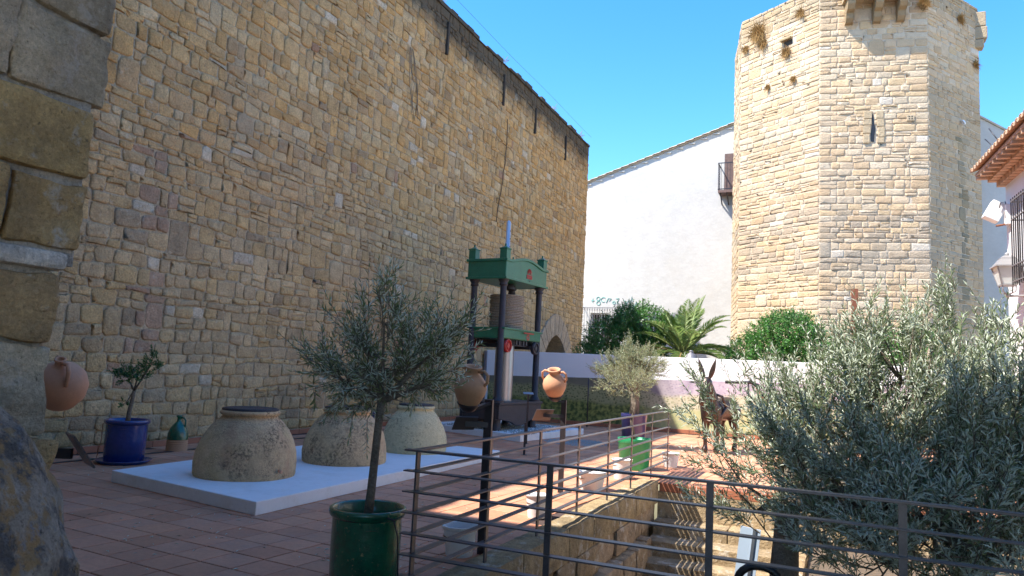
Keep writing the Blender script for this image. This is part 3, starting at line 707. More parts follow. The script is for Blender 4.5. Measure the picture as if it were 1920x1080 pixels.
# ------------------------------------------------------------------ green glazed bottles
def bottle(x, y, s, label):
    t = thing('glazed_bottle', label, 'bottle', (x, y, 0), rad(20), 'green glazed bottles at the foot of the stone wall')
    MB().lathe([(.165*s, 0), (.165*s, .02), (.155*s, .18*s), (.16*s, .19*s)], 36).build('bare_base', M_CLAYP, t)
    for k in range(5): MB().lathe([(.158*s, .03*s+k*.03*s), (.168*s, .036*s+k*.03*s), (.158*s, .042*s+k*.03*s)], 36).build('ridge', M_CLAYP, t)
    MB().lathe([(.161*s, .18*s), (.155*s, .28*s), (.115*s, .38*s), (.06*s, .45*s), (.035*s, .48*s), (.032*s, .53*s), (.05*s, .55*s), (.045*s, .57*s), (.03*s, .57*s)], 36).build('glazed_body', M_GLAZEG, t)
    MB().tube([(.035*s, 0, .53*s), (.08*s, 0, .53*s), (.11*s, 0, .49*s), (.11*s, 0, .41*s), (.1*s, 0, .37*s)], .014*s, 8).build('handle', M_GLAZEG, t)
bottle(-9.85, 8.9, 1.0, 'green glazed clay bottle by the wall between blue pot and big jar')
bottle(-9.75, 16.6, .95, 'green glazed bottle by the wall just left of the press')
# ------------------------------------------------------------------ jars on stands
def jar_on_stand(px, py, pz_top, jar_c, tilt_axis, tilt, jlabel, slabel, mj, s=1.0, sign=None, w=.085):
    st = thing('display_stand', slabel, 'stand', (px, py, 0), 0, 'steel stands holding tilted clay jars')
    MB().box((-w/2, -w/5, 0), (w/2, w/5, pz_top)).build('post', M_IRON, st)
    jc = Vector(jar_c)-Vector((px, py, 0)); 
    Rc = Matrix.Rotation(tilt, 4, Vector(tilt_axis)); Rj = Matrix.Translation(jc)@Rc@Matrix.Translation((0, 0, -.17*s))
    bot = Rj@Vector((0, 0, -.01))
    MB().bar((0, 0, pz_top-.03), (bot.x, bot.y, bot.z-.01), .06, .025).build('cradle_arm', M_IRON, st)
    MB().lathe([(0, -.006*s), (.048*s, -.004*s), (.066*s, .018*s), (.095*s, .058*s), None, (.1*s, .055*s), (.07*s, .01*s), (.05*s, -.014*s), (0, -.016*s)], 28, Rj).build('cradle', M_IRON, st)
    if sign:
        (sx, sy, sz), (tilt_x, rz_) = sign; d = Vector((sx-px, sy-py, sz))
        MB().bar((0, 0, sz), d, .03, .045).build('sign_arm', M_IRON, st)
        m4 = Matrix.Translation(d) @ Vector((-.62, .5, .6)).to_track_quat('Z', 'Y').to_matrix().to_4x4()
        m4 = m4 @ Matrix.Scale(tilt_x, 4)
        MB().box((-.17, -.12, .006), (.17, .12, .014)).xf(m4).build('sign_plate', M_SIGN, st)
        MB().box((-.165, -.115, .0145), (.165, .115, .018)).xf(m4).build('sign_face', M_SIGNF, st)
    j = thing('clay_jar', jlabel, 'jar', jar_c, 0, 'tilted clay jars on steel stands')
    R = Matrix.Rotation(tilt, 4, Vector(tilt_axis))
    R2 = R@Matrix.Translation((0, 0, -.17*s))
    MB().lathe([(0, 0), (.045*s, .002), (.06*s, .02*s), (.1*s, .075*s), (.135*s, .15*s), (.142*s, .2*s), (.128*s, .25*s), (.09*s, .295*s), (.062*s, .32*s), (.058*s, .345*s), (.078*s, .37*s), (.08*s, .382*s), (.062*s, .382*s), (.048*s, .34*s), (.05*s, .3*s)], 44, R2).build('body', mj, j)
    for sg in (-1, 1):
        MB().tube([R2@Vector((sg*.06*s, 0, .345*s)), R2@Vector((sg*.115*s, 0, .36*s)), R2@Vector((sg*.15*s, 0, .33*s)), R2@Vector((sg*.152*s, 0, .27*s)), R2@Vector((sg*.128*s, 0, .235*s))], .014*s, 8).build('handle', mj, j)
    return j
jar_on_stand(-2.78, 5.85, 1.32, (-2.86, 5.62, 1.40), (.3, .3, 0), rad(14), 'tan clay jar tilted on the middle stand beside the press', 'black steel stand of the middle tilted jar with small sign', M_CLAYP, 1.0, ((-2.97, 5.78, 1.1), (.62, 0)), .075)
jar_on_stand(-3.32, 9.32, 1.22, (-3.42, 9.2, 1.40), (1, .15, 0), rad(22), 'orange clay jar on the sunlit stand right of the press', 'grey steel stand of the right hand jar with angled sign', M_CLAY, 1.12, ((-3.58, 9.25, 1.0), (.8, 0)), .07)
# left jar: rounder pitcher
st = thing('display_stand', 'steel stand behind the near jamb holding a jar and dark sign', 'stand', (-5.28, 3.3, 0), 0, 'steel stands holding tilted clay jars')
MB().box((-.045, -.02, 0), (.045, .02, 1.2)).build('post', M_IRON, st)
MB().bar((0, 0, .86), (.42, .2, .86), .03, .07).build('sign_arm', M_IRON, st)
m4 = Matrix.Translation((.47, .22, .89))@Vector((.35, .75, .55)).to_track_quat('Z', 'Y').to_matrix().to_4x4()
MB().box((-.15, -.13, -.006), (.15, .13, .006)).xf(m4).build('sign_plate', M_SIGN, st)
MB().bar((0, 0, 1.17), (.25, .1, 1.2), .07, .02).build('cradle_arm', M_BLACKP, st)
j = thing('clay_jar', 'round clay pitcher half hidden behind the near stone jamb', 'jar', (-4.95, 3.42, 1.33), 0, 'tilted clay jars on steel stands')
R2 = Matrix.Rotation(rad(22), 4, Vector((.1, 1, 0)))@Matrix.Rotation(rad(18), 4, Vector((1, 0, 0)))@Matrix.Translation((0, 0, -.18))
MB().lathe([(0, 0), (.05, .002), (.1, .03), (.155, .1), (.175, .18), (.16, .255), (.12, .305), (.06, .335), (.036, .345), (.032, .37), (.038, .385), (.034, .392), (.024, .39), (.022, .34)], 48, R2).build('body', M_CLAY, j)
MB().tube([R2@Vector((.03, 0, .37)), R2@Vector((.09, .0, .385)), R2@Vector((.135, -.02, .35)), R2@Vector((.15, -.05, .26))], [.015, .016, .016, .012], 8).build('handle', M_CLAY, j)
# sign posts
def signpost(x, y, h, label, rz_, tl, plate=True):
    t = thing('sign_post', label, 'sign', (x, y, 0), rz_, 'small steel sign posts')
    MB().box((-.05, -.05, 0), (.05, .05, .006)).build('foot_plate', M_IRON, t)
    MB().box((-.02, -.012, .006), (.02, .012, h)).build('post', M_IRON, t)
    if not plate: return
    m4 = Matrix.Translation((0, 0, h))@Matrix.Rotation(tl*.45, 4, 'X')
    m4 = m4@Matrix.Scale(.75, 4)
    MB().box((-.15, -.1, 0), (.15, .1, .01)).xf(m4).build('plate', M_SIGN, t)
    MB().box((-.145, -.095, .0105), (.145, .095, .013)).xf(m4).build('sign_face', M_SIGNF, t)
signpost(-6.12, 14.84, 1.08, 'slim sign post standing in front of the press base', rad(30), rad(35))
signpost(-5.35, 12.9, .6, 'short thin steel post without a plate behind the middle jar stand', rad(20), rad(35), False)
tp = MB().tube([(0, 0, 0), (0, 0, 1.45)], .02, 8).build('thin_pole', M_IRON, None, (-6.7, 20.9, 0)); tag(tp, 'thin dark pole standing in front of the landscape mural', 'pole')
# ------------------------------------------------------------------ boundary wall with printed mural
def mural_mat():
    m = bpy.data.materials.new('printed_landscape'); m.use_nodes = True; t = m.node_tree; N = t.nodes; L = t.links; b = N['Principled BSDF']; b.inputs['Roughness'].default_value = .55
    tc = N.new('ShaderNodeTexCoord'); sp = N.new('ShaderNodeSeparateXYZ'); L.new(tc.outputs['Object'], sp.inputs[0])
    def nz(sc, det=5, sx=1, sy=1):
        mp = N.new('ShaderNodeMapping'); mp.inputs['Scale'].default_value = (sx, 1, sy); L.new(tc.outputs['Object'], mp.inputs[0])
        n = N.new('ShaderNodeTexNoise'); n.inputs['Scale'].default_value = sc; n.inputs['Detail'].default_value = det; L.new(mp.outputs[0], n.inputs['Vector']); return n.outputs['Fac']
    def rg(s, a, b_, c=0, d=1):
        r = N.new('ShaderNodeMapRange'); r.inputs[1].default_value = a; r.inputs[2].default_value = b_; r.inputs[3].default_value = c; r.inputs[4].default_value = d; L.new(s, r.inputs[0]); return r.outputs[0]
    def mx(f, A, B):
        x = N.new('ShaderNodeMix'); x.data_type = 'RGBA'; L.new(f, x.inputs[0])
        for s_, i in ((A, 6), (B, 7)):
            if isinstance(s_, tuple): x.inputs[i].default_value = (*s_, 1)
            else: L.new(s_, x.inputs[i])
        return x.outputs[2]
    def math_(op, a, b_):
        x = N.new('ShaderNodeMath'); x.operation = op
        for i, s_ in enumerate((a, b_)):
            if isinstance(s_, (int, float)): x.inputs[i].default_value = s_
            else: L.new(s_, x.inputs[i])
        return x.outputs[0]
    X, Z = sp.outputs[0], sp.outputs[2]
    wz = math_('ADD', Z, math_('MULTIPLY', math_('SUBTRACT', nz(.6, 3), .5), .55))
    # orchard rows: dots on a slanted lattice
    mp = N.new('ShaderNodeMapping'); mp.inputs['Rotation'].default_value = (0, rad(12), 0); mp.inputs['Scale'].default_value = (12, 1, 19); L.new(tc.outputs['Object'], mp.inputs[0])
    wv = N.new('ShaderNodeTexVoronoi'); wv.feature = 'F1'; wv.inputs['Scale'].default_value = 1; wv.inputs['Randomness'].default_value = .6; L.new(mp.outputs[0], wv.inputs['Vector'])
    dots = rg(wv.outputs['Distance'], .2, .5)
    bush = mx(rg(nz(9, 6), .4, .62), (.05, .075, .018), (.26, .27, .07))
    yellow = mx(rg(nz(5, 6), .4, .6), (.5, .46, .24), (.4, .42, .2))
    rows = mx(dots, (.26, .25, .13), (.56, .5, .36))
    purp = mx(math_('MULTIPLY', dots, rg(nz(2), .35, .6)), (.36, .29, .36), (.52, .44, .48))
    side = rg(math_('ADD', X, math_('MULTIPLY', nz(.8), 1.2)), -4.9, -3.4)
    low_ = mx(side, bush, yellow); mid = mx(side, mx(dots, (.07, .09, .03), (.28, .27, .13)), rows); hi = mx(side, mx(nz(3), (.1, .1, .06), (.22, .19, .14)), purp)
    c = mx(rg(wz, .66, .78), low_, mid); c = mx(rg(wz, 1.08, 1.2), c, hi)
    L.new(c, b.inputs['Base Color']); return m
PY = 21.5
bw = thing('boundary_wall', 'long white boundary wall with a printed landscape along its lower part', 'wall', (0, PY, 0))
MB().box((-10.4, 0, -.03), (3.3, .2, 2.17)).build('wall_panel', M_PLASTER2, bw, bevel=.01)
mu = MB(); nn = 30
for i in range(nn):
    xa = -10.3+i*(13.5/nn); xb = -10.3+(i+1)*(13.5/nn); za = 1.36+.33*(i/nn); zb = 1.36+.33*((i+1)/nn)
    mu.add([(xa, -.006, .1), (xb, -.006, .1), (xb, -.006, zb), (xa, -.006, za)], [(0, 1, 2, 3)])
mu.build('printed_mural', mural_mat(), bw)
for i in range(27):
    MB().box((-10.3+i*.5, -.06, 0), (-10.3+i*.5+.49, -.012, .11)).build('skirting_tile', M_SKIRT, bw, bevel=.004)
MB().box((-10.45, -.08, 0), (-10.38, .3, 2.15)).build('end_trim', M_GREYM, bw)
fin = thing('wall_finial', 'small grey stone cap peeping over the white boundary wall', 'finial', (-3.9, 22.0, 0))
MB().lathe([(.16, 0), (.16, 2.1), (.2, 2.12), (.18, 2.18), (.13, 2.3), (.06, 2.33), (.06, 2.36), (.08, 2.39), (0, 2.42)], 6).build('cap', M_GREYM, fin)
# ------------------------------------------------------------------ donkey
def skin_obj(name, pts, edges, radii, material, parent=None, sub=2, root=0):
    me = bpy.data.meshes.new(name); me.from_pydata(pts, edges, []); o = bpy.data.objects.new(name, me); COL.objects.link(o)
    if parent: o.parent = parent
    o.modifiers.new('skin', 'SKIN'); 
    if not me.skin_vertices: me.attributes
    return o, me
def blob_body(parts, res, name, material, parent, loc=None):
    """metaball body: one continuous surface"""
    mb_ = bpy.data.metaballs.new(name); mb_.resolution = res; mb_.threshold = .35
    o = bpy.data.objects.new(name+'_mball', mb_); COL.objects.link(o)
    for a, b_, ra, rb in parts:
        a = Vector(a); b_ = Vector(b_); L_ = (b_-a).length; n = max(1, int(L_/(min(ra, rb)*.42)))
        for i in range(n+1):
            t = i/n; e = mb_.elements.new(); e.co = a.lerp(b_, t); e.radius = (ra*(1-t)+rb*t)*1.38; e.stiffness = 2
    bpy.context.view_layer.update(); dg = bpy.context.evaluated_depsgraph_get()
    me = bpy.data.meshes.new_from_object(o.evaluated_get(dg)); bpy.data.objects.remove(o)
    me.name = name; me.materials.clear(); me.materials.append(material)
    me.polygons.foreach_set('use_smooth', [True]*len(me.polygons))
    q = bpy.data.objects.new(name, me); COL.objects.link(q); q.parent = parent
    if loc: q.location = loc
    return q
dk = thing('donkey_statue', 'dark bronze donkey statue facing the camera on the far terrace', 'statue', (-2.45, 16.45, 0), rad(-14))
# local: head towards -Y
P = []
P += [((0, .05, .92), (0, .95, .95), .235, .255)]                  # barrel
P += [((0, -.02, .98), (0, .06, .8), .2, .19)]
P += [((0, .0, 1.08), (0, -.2, 1.38), .16, .12), ((0, -.2, 1.38), (0, -.3, 1.5), .115, .11)]
P += [((0, -.3, 1.53), (0, -.42, 1.33), .12, .095), ((0, -.42, 1.33), (0, -.5, 1.14), .085, .075), ((0, -.5, 1.12), (0, -.51, 1.08), .082, .075)]
for s in (-1, 1):
    P += [((s*.125, .02, .8), (s*.13, .0, .5), .105, .062), ((s*.13, 0, .48), (s*.13, -.01, .42), .068, .06), ((s*.13, -.01, .42), (s*.13, .0, .14), .043, .04), ((s*.13, 0, .13), (s*.13, -.03, .05), .05, .062)]
    P += [((s*.14, .98, .88), (s*.15, .88, .62), .15, .09), ((s*.15, .88, .6), (s*.15, 1.04, .44), .08, .055), ((s*.15, 1.04, .44), (s*.15, 1.0, .14), .045, .042), ((s*.15, 1.0, .13), (s*.15, .96, .05), .05, .062)]
blob_body(P, .03, 'body', M_BRONZE, dk)
for s in (-1, 1):
    ear = MB(); vs = []; n = 10; prof = [.02, .045, .056, .06, .06, .055, .048, .04, .028, .014, .002]
    for i in range(11):
        t = i/10; cx = s*(.07+.13*t); cz = 1.6+.44*t; cy = -.28
        for k in range(8):
            a = 2*math.pi*k/8; w = prof[i]; d = w*.45
            px_ = math.cos(a)*w; py_ = math.sin(a)*d+(.018*(math.cos(a)**2)*-1 if math.sin(a) < 0 else 0)
            vs.append((cx+px_, cy+py_-.01, cz))
    ear.add(vs, [(j*8+k, j*8+(k+1) % 8, (j+1)*8+(k+1) % 8, (j+1)*8+k) for j in range(10) for k in range(8)], True); ear.build('ear', M_BRONZE, dk)
    MB().lathe([(0, .014), (.012, .008), (.016, 0)], 10, Matrix.Translation((s*.085, -.375, 1.47))@Matrix.Rotation(rad(90), 4, 'X')).build('eye', M_BLACKP, dk)
    MB().lathe([(.0, .004), (.014, 0)], 10, Matrix.Translation((s*.035, -.585, 1.13))@Matrix.Rotation(rad(90), 4, 'X')).build('nostril', M_BLACKP, dk)
MB().tube([(0, 1.2, 1.08), (0, 1.3, .95), (0, 1.31, .6), (0, 1.3, .5)], [.035, .03, .03, .05], 8).build('tail', M_BRONZE, dk)
MB().tube([(0, -.24, 1.62), (0, -.1, 1.5), (0, .05, 1.3)], [.03, .045, .03], 8).build('mane', M_BRONZE, dk)
MB().tube([(-.1, -.42, 1.3), (0, -.5, 1.3), (.1, -.42, 1.3), (.1, -.34, 1.34), (0, -.3, 1.4), (-.1, -.34, 1.34), (-.1, -.42, 1.3)], .008, 6).build('noseband', M_IRON, dk)
MB().tube([(.28, .1, 1.0), (.22, .05, 1.22), (0, 0, 1.3), (-.22, .05, 1.22), (-.28, .1, 1.0), (-.2, -.02, .75), (0, -.1, .68), (.2, -.02, .75), (.28, .1, 1.0)], .03, 8).build('collar', M_BRONZE, dk)
sb = thing('mill_shaft', 'bent dark metal shaft sloping away right of the donkey statue', 'shaft', (-2.3, 17.4, 0))
MB().tube([(0, 0, 1.54), (.55, .1, 1.56), (.72, .1, 1.5), (1.9, .2, .95), (2.6, .25, .62)], .035, 8).build('shaft', M_IRON, sb)
MB().tube([(.62, .1, 1.5), (.8, .1, 1.25), (1.0, .12, .95)], .012, 6).build('chain', M_RUST, sb)
MB().tube([(.5, .1, 1.56), (.5, .1, 1.3)], .015, 6).build('hanger', M_IRON, sb)
# ------------------------------------------------------------------ tower
def rotv(a, l=1): return Vector((math.cos(a)*l, math.sin(a)*l))
CC_ = Vector((3.09, 29.0)); FA = rad(11); SW = 3.68; TH_ = 16.6
verts8 = [CC_]; a = FA
cur = CC_.copy()
# go around: front-right corner, then right side faces (counter-clockwise seen from above)
ang = FA+rad(45)
for i in range(7):
    cur = cur+rotv(ang, SW); verts8.append(cur.copy()); ang += rad(45)
tw = thing('octagonal_tower', 'octagonal sandstone tower rising against the sky', 'tower', (verts8[0].x, verts8[0].y, 0))
TW0 = Vector((verts8[0].x, verts8[0].y, 0))
ctr = sum(verts8, Vector((0, 0)))/8
core = MB().prism([tuple(p-CC_) for p in verts8], 0, TH_-.3); core.build('mortar_core', M_TOWER, tw, col=(.6, .49, .36))
par = MB()
def tcol(face):
    def f(u, v, r):
        c = r.choice([(.56, .41, .26), (.54, .4, .255), (.57, .43, .285), (.57, .455, .32), (.52, .37, .225), (.56, .44, .3), (.58, .42, .25)])
        if 5.6 < v < 8.0 and r.random() < .45: c = mixt(c, (.33, .28, .22), .6)
        if r.random() < .015: c = (.58, .5, .4)
        if face == 0:   # right face: damp streak, other stones below the top mixed darker and browner
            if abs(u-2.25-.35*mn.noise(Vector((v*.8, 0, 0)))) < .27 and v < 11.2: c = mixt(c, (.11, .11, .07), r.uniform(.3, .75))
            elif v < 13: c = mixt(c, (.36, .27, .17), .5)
        if v > 15.6: c = mixt(c, (.26, .2, .12), .45)
        k = r.uniform(.93, 1.06); return tuple(x*k for x in c)
    return f
faces = {7: (7, 0), 6: (6, 7), 0: (0, 1), 1: (1, 2), 5: (5, 6)}
def face_fn(i, j):
    A, B = verts8[i], verts8[j]; d = (B-A).normalized(); nrm = Vector((d.y, -d.x))
    return lambda u, v, dd: (A.x+d.x*u+nrm.x*dd, A.y+d.y*u+nrm.y*dd, v)
allq = []
for f, (i, j) in faces.items():
    rnd = random.Random(40+f)
    skip = None
    if f == 7:
        skip = lambda u, v: abs(u-1.82) < .2 and 10.35 < v < 11.6
    if f == 6:
        skip = lambda u, v: abs(u-2.3) < .24 and abs(v-14.75) < .2
    hi_ = TH_-.05*(f % 2)
    qs = masonry(0, SW, .0, hi_, (.15, .3), (.2, .66), rnd, skip, split=.14, dbl=.03, wob=.035, seed=f*5, edge=.62)
    # nmax: the front and left faces get the separate stones
    nm = {7: 160, 6: 90, 0: 50}.get(f, 0)
    lay_stones(qs, face_fn(i, j), M_TOWER, tw, tcol(f), rnd, joint=.022, depth=(.01, .028), round_=.22, jit=.012, nmax=nm, loc=TW0)
f7 = face_fn(*faces[7]); f6 = face_fn(*faces[6]); f0 = face_fn(*faces[0])
def loc_(p): return Vector(p)-TW0
def quadbox(fn, u0_, u1_, v0_, v1_, d0, d1, name, m, col=None, bevel=0):
    c = [fn(u, v, d) for d in (d0, d1) for u, v in ((u0_, v0_), (u1_, v0_), (u1_, v1_), (u0_, v1_))]
    return MB().add([loc_(p) for p in c], [(3, 2, 1, 0), (4, 5, 6, 7), (0, 1, 5, 4), (1, 2, 6, 5), (2, 3, 7, 6), (3, 0, 4, 7)]).build(name, m, tw, col=col, bevel=bevel)
# jagged dark loophole
lh = MB(); pts = [(1.82, 11.52), (1.79, 11.3), (1.81, 11.1), (1.77, 10.85), (1.74, 10.55), (1.76, 10.45), (1.86, 10.45), (1.88, 10.7), (1.91, 10.95), (1.87, 11.15), (1.85, 11.4)]
k = len(pts); lh.add([loc_(f7(u, v, .03)) for u, v in pts], [tuple(range(k))]); lh.build('loophole', M_BLACKP, tw)
for (u0_, u1_, v0_, v1_) in ((1.5, 1.715, 10.4, 10.75), (1.48, 1.75, 10.77, 11.06), (1.5, 1.78, 11.08, 11.3), (1.52, 1.79, 11.32, 11.6), (1.96, 2.2, 10.4, 10.6), (2.0, 2.22, 10.62, 11.0), (1.96, 2.2, 11.02, 11.3), (1.93, 2.18, 11.32, 11.6)):
    quadbox(f7, u0_, u1_, v0_, v1_, .0, .06, 'stone', M_TOWER, (.46, .35, .22), .015)
# carved cross on a stone
quadbox(f7, 2.95, 3.2, 11.2, 11.42, 0, .062, 'stone', M_TOWER, (.5, .39, .26), .008)
for du, dv in ((-.045, .04), (.045, .04), (-.045, -.04), (.045, -.04)):
    quadbox(f7, 3.075+du-.025, 3.075+du+.025, 11.31+dv-.022, 11.31+dv+.022, .06, .066, 'carved_petal', M_DARK)
# corbels and overhanging box at the top
for u in (1.0, 1.95, 2.75):
    m = MB(); prof = [(0, 14.95), (.18, 14.98), (.3, 15.1), (.32, 15.3), (.5, 15.35), (.62, 15.5), (.64, 15.75), (0, 15.75)]
    k = len(prof); vs = [loc_(f7(u-.13, z, d)) for d, z in prof]+[loc_(f7(u+.13, z, d)) for d, z in prof]
    m.add(vs, [tuple(range(k)), tuple(range(2*k-1, k-1, -1))]+[(i, (i+1) % k, k+(i+1) % k, k+i) for i in range(k)]); m.build('corbel', M_TOWER, tw, col=(.3, .22, .13), bevel=.02)
for i in range(6): quadbox(f7, .78+i*.37, .78+i*.37+.36, 15.76, 16.05, .02, .72, 'stone', M_TOWER, (.42, .32, .2), .012)
for i in range(5): quadbox(f7, .82+i*.42, .82+i*.42+.41, 16.06, 16.5, .02, .68, 'stone', M_TOWER, (.4, .31, .2), .012)
# hole with a broken sill in the left face
quadbox(f6, 2.12, 2.48, 14.58, 14.92, -.02, .012, 'dark_hole', M_DARK)
quadbox(f6, 2.0, 2.5, 14.93, 15.02, 0, .16, 'sill_stone', M_TOWER, (.33, .24, .13), .02)
# broken cap block on the right corner
for zz, dd, hh in ((14.9, .16, .35), (15.26, .28, .5), (15.77, .24, .6)):
    A = verts8[1]; m = MB().box((A.x-.25, A.y-.25, zz), (A.x+dd, A.y+dd, zz+hh)); m.v = [tuple(loc_(v)) for v in m.v]; m.build('cap_stone', M_TOWER, tw, col=(.38, .3, .2), bevel=.04)
# rain pipe stub and small lamp patch
MB().lathe([(0, .08), (.09, .05), (.11, 0)], 12, Matrix.Translation(loc_(f0(2.2, 11.6, .1)))@Matrix.Rotation(rad(60), 4, 'Y')).build('white_insulator', M_PLASTER2, tw)
# dry weeds on the tower
def weed(fn, u, v, s, n, hang=True):
    m = MB()
    for i in range(n):
        a = Vector(fn(u+random.gauss(0, s*.5), v+random.gauss(0, s*.5), .05)); b_ = Vector(fn(u+random.gauss(0, s), v+random.gauss(-.05 if hang else .1, s*1.1), random.uniform(.1, .1+s*1.1)))
        p = b_-a; w = p.cross(Vector((.3, .8, .5))).normalized()*.012
        m.add([a-w, a+w, b_], [(0, 1, 2)])
    m.v = [tuple(Vector(q)-Vector(fn(u, v, 0))) for q in m.v]
    return m, Vector(fn(u, v, 0))
for fn, u, v, s, n, lb in ((f6, .9, 15.75, .28, 520, 'large tuft of dry weeds near the top of the tower left face'), (f6, 1.15, 15.2, .16, 200, 'dry weeds hanging under the large tuft on the tower'), (f6, 2.25, 14.45, .15, 260, 'round dry weed below the hole in the tower'), (f6, 1.4, 13.3, .09, 120, 'small weed lowest on the left of the tower left face'), (f6, 2.6, 13.25, .1, 120, 'small weed right of its twin on the tower left face'), (f6, .25, 15.3, .12, 140, 'dry weed on the left edge of the tower'), (f6, 2.9, 15.8, .14, 160, 'dry weed near the top right of the tower left face'), (f7, 3.55, 15.6, .17, 320, 'hanging dry weed at the top right corner of the tower front'), (f0, 2.2, 15.7, .14, 200, 'weed tuft at the top of the shaded tower face'), (f0, 3.3, 14.2, .12, 160, 'weed at the right edge of the shaded tower face')):
    m, p = weed(fn, u, v, s, n); tag(m.build('dry_weed', M_STRAW, None, p), lb, 'weed', 'dry weeds growing on the tower')
# ------------------------------------------------------------------ white gabled house
HY = 35.0
hs_ = thing('gabled_house', 'big white plastered house with sloping tiled roof edge behind the tower', 'house', (0, HY, 0))
sl_ = (13.80-11.30)/(-4.25+11.64)
def rake(x): return 11.3+(x+11.64)*sl_ if x <= 1.9 else rake(1.9)-(x-1.9)*.74
XL = -13.5; poly = [(XL, -.03), (8.6, -.03), (8.6, rake(8.6)), (1.9, rake(1.9)), (XL, rake(XL))]
# window opening is cut out of the facade: build facade from strips
WX0, WX1, WZ0, WZ1 = -11.25, -10.3, 3.1, 4.6
def fprism(poly, y0, y1):
    n = len(poly); return [(x, y0, z) for x, z in poly]+[(x, y1, z) for x, z in poly], [tuple(range(n)), tuple(range(2*n-1, n-1, -1))]+[(i, n+i, n+(i+1) % n, (i+1) % n) for i in range(n)]
fac = MB()
for pl_ in ([(XL, -.03), (WX0, -.03), (WX0, rake(WX0)), (XL, rake(XL))], [(WX0, -.03), (WX1, -.03), (WX1, WZ0), (WX0, WZ0)], [(WX0, WZ1), (WX1, WZ1), (WX1, rake(WX1)), (WX0, rake(WX0))], [(WX1, -.03), (8.6, -.03), (8.6, rake(8.6)), (1.9, rake(1.9)), (WX1, rake(WX1))]):
    fac.add(*fprism(pl_, 0, .45))
fac.build('wall', M_PLASTER, hs_)
MB().box((XL, .46, -.03), (8.6, 9, 10.6)).build('rear_volume', M_PLASTER, hs_)
rf = MB(); rf.add(*fprism([(XL, rake(XL)+.01), (1.9, rake(1.9)+.01), (8.6, rake(8.6)+.01), (8.6, rake(8.6)+.1), (1.9, rake(1.9)+.1), (XL, rake(XL)+.1)], -.06, 9)); rfo = rf.build('roof', M_ROOFP, hs_)
x = XL
d_ = Vector((1, 0, sl_)).normalized(); 
while x < 1.8:
    m = MB(); L_ = .46; pts = []
    n = 6; vs = []
    for t in (0, 1):
        r = .085-.015*t; c = Vector((x, -.06, rake(x)+.08))+d_*L_*t+Vector((0, 0, .02*(1-t)))
        for k in range(n+1):
            a = math.pi*k/n; vs.append(c+Vector((0, math.cos(a)*r, math.sin(a)*r*.7)))
    m.add(vs, [(k, k+1, n+2+k, n+1+k) for k in range(n)]+[tuple(range(n+1))], True); m.build('rake_tile', M_ROOFP, rfo); x += .42/1.05
for i in range(26):
    xx = XL+i*.58
    if xx > 1.7: break
    MB().box((xx, -.06, rake(xx)-.06), (xx+.3, 0, rake(xx)-.005)).build('eave_brick', M_PLASTER, hs_)
# balcony with brown shutter door
DX0, DX1 = -5.0, -4.25
MB().box((DX0+.18, -.03, 10.5), (DX1+.1, .002, 12.35)).build('door', M_WOOD, hs_)
for i in range(7): MB().box((DX0+.19+i*.115, -.055, 10.52), (DX0+.295+i*.115, -.032, 12.33)).build('door_plank', M_WOOD, hs_)
bal = MB().box((DX0, -.75, 10.28), (DX1+.8, 0, 10.4)).build('balcony_slab', M_WOOD, hs_)
for i in range(5): MB().bar((DX0+.1+i*.3, -.7, 10.27), (DX0+.1+i*.3, -.02, 9.85), .05, .06).build('balcony_strut', M_IRON, hs_)
for z in (11.7, 10.45):
    MB().bar((DX0, -.73, z), (DX1+.8, -.73, z), .04, .04).build('balcony_rail', M_IRON, hs_); MB().bar((DX0, -.73, z), (DX0, 0, z), .04, .04).build('balcony_rail', M_IRON, hs_)
for i in range(12): MB().bar((DX0+i*.14, -.73, 10.4), (DX0+i*.14, -.73, 11.7), .015, .015, up=(0, 1, 0)).build('baluster', M_IRON, hs_)
for i in range(1, 5): MB().bar((DX0, -.73+i*.14, 10.4), (DX0, -.73+i*.14, 11.7), .015, .015, up=(0, 1, 0)).build('baluster', M_IRON, hs_)
# window and grille
wn = MB().box((WX0, .3, WZ0), (WX1, .34, WZ1)).build('window', M_GLASSD, hs_)
for i in range(3):
    xx = WX0+i*(WX1-WX0-.06)/2; MB().box((xx, .25, WZ0), (xx+.06, .298, WZ1)).build('window_frame', M_PLASTER2, wn)
for z in (WZ0, (WZ0+WZ1)/2, WZ1-.06): MB().box((WX0, .245, z), (WX1, .249+.0, z+.05)).build('window_frame', M_PLASTER2, wn)
gr = MB(); ga, gb, gz0, gz1 = WX0-.35, WX1+.3, WZ0-.35, WZ1+.25
gf = MB()
for z in (gz0, gz0+.55, gz0+1.2, gz1): gf.bar((ga, -.28, z), (gb, -.28, z), .025, .025); gf.bar((ga, -.28, z), (ga, 0, z), .025, .025); gf.bar((gb, -.28, z), (gb, 0, z), .025, .025)
go = gf.build('grille_frame', M_GREYM, hs_)
i = 0; x = ga
while x < gb+.01: MB().bar((x, -.28, gz0), (x, -.28, gz1), .018, .018, up=(0, 1, 0)).build('grille_bar', M_GREYM, go); x += .13
sc_ = MB()
for i in range(12):
    x = ga+.06+i*.13; sc_.tube([(x-.04, -.28, gz1-.16), (x-.05, -.28, gz1-.08), (x, -.28, gz1-.03), (x+.05, -.28, gz1-.08), (x+.04, -.28, gz1-.16)], .008, 4)
for i in range(11):
    z = gz0+.06+i*.19; sc_.tube([(ga+.02, -.28, z), (ga+.1, -.28, z+.04), (ga+.08, -.28, z+.12), (ga+.02, -.28, z+.09)], .008, 4)
sc_.build('scrollwork', M_GREYM, go)
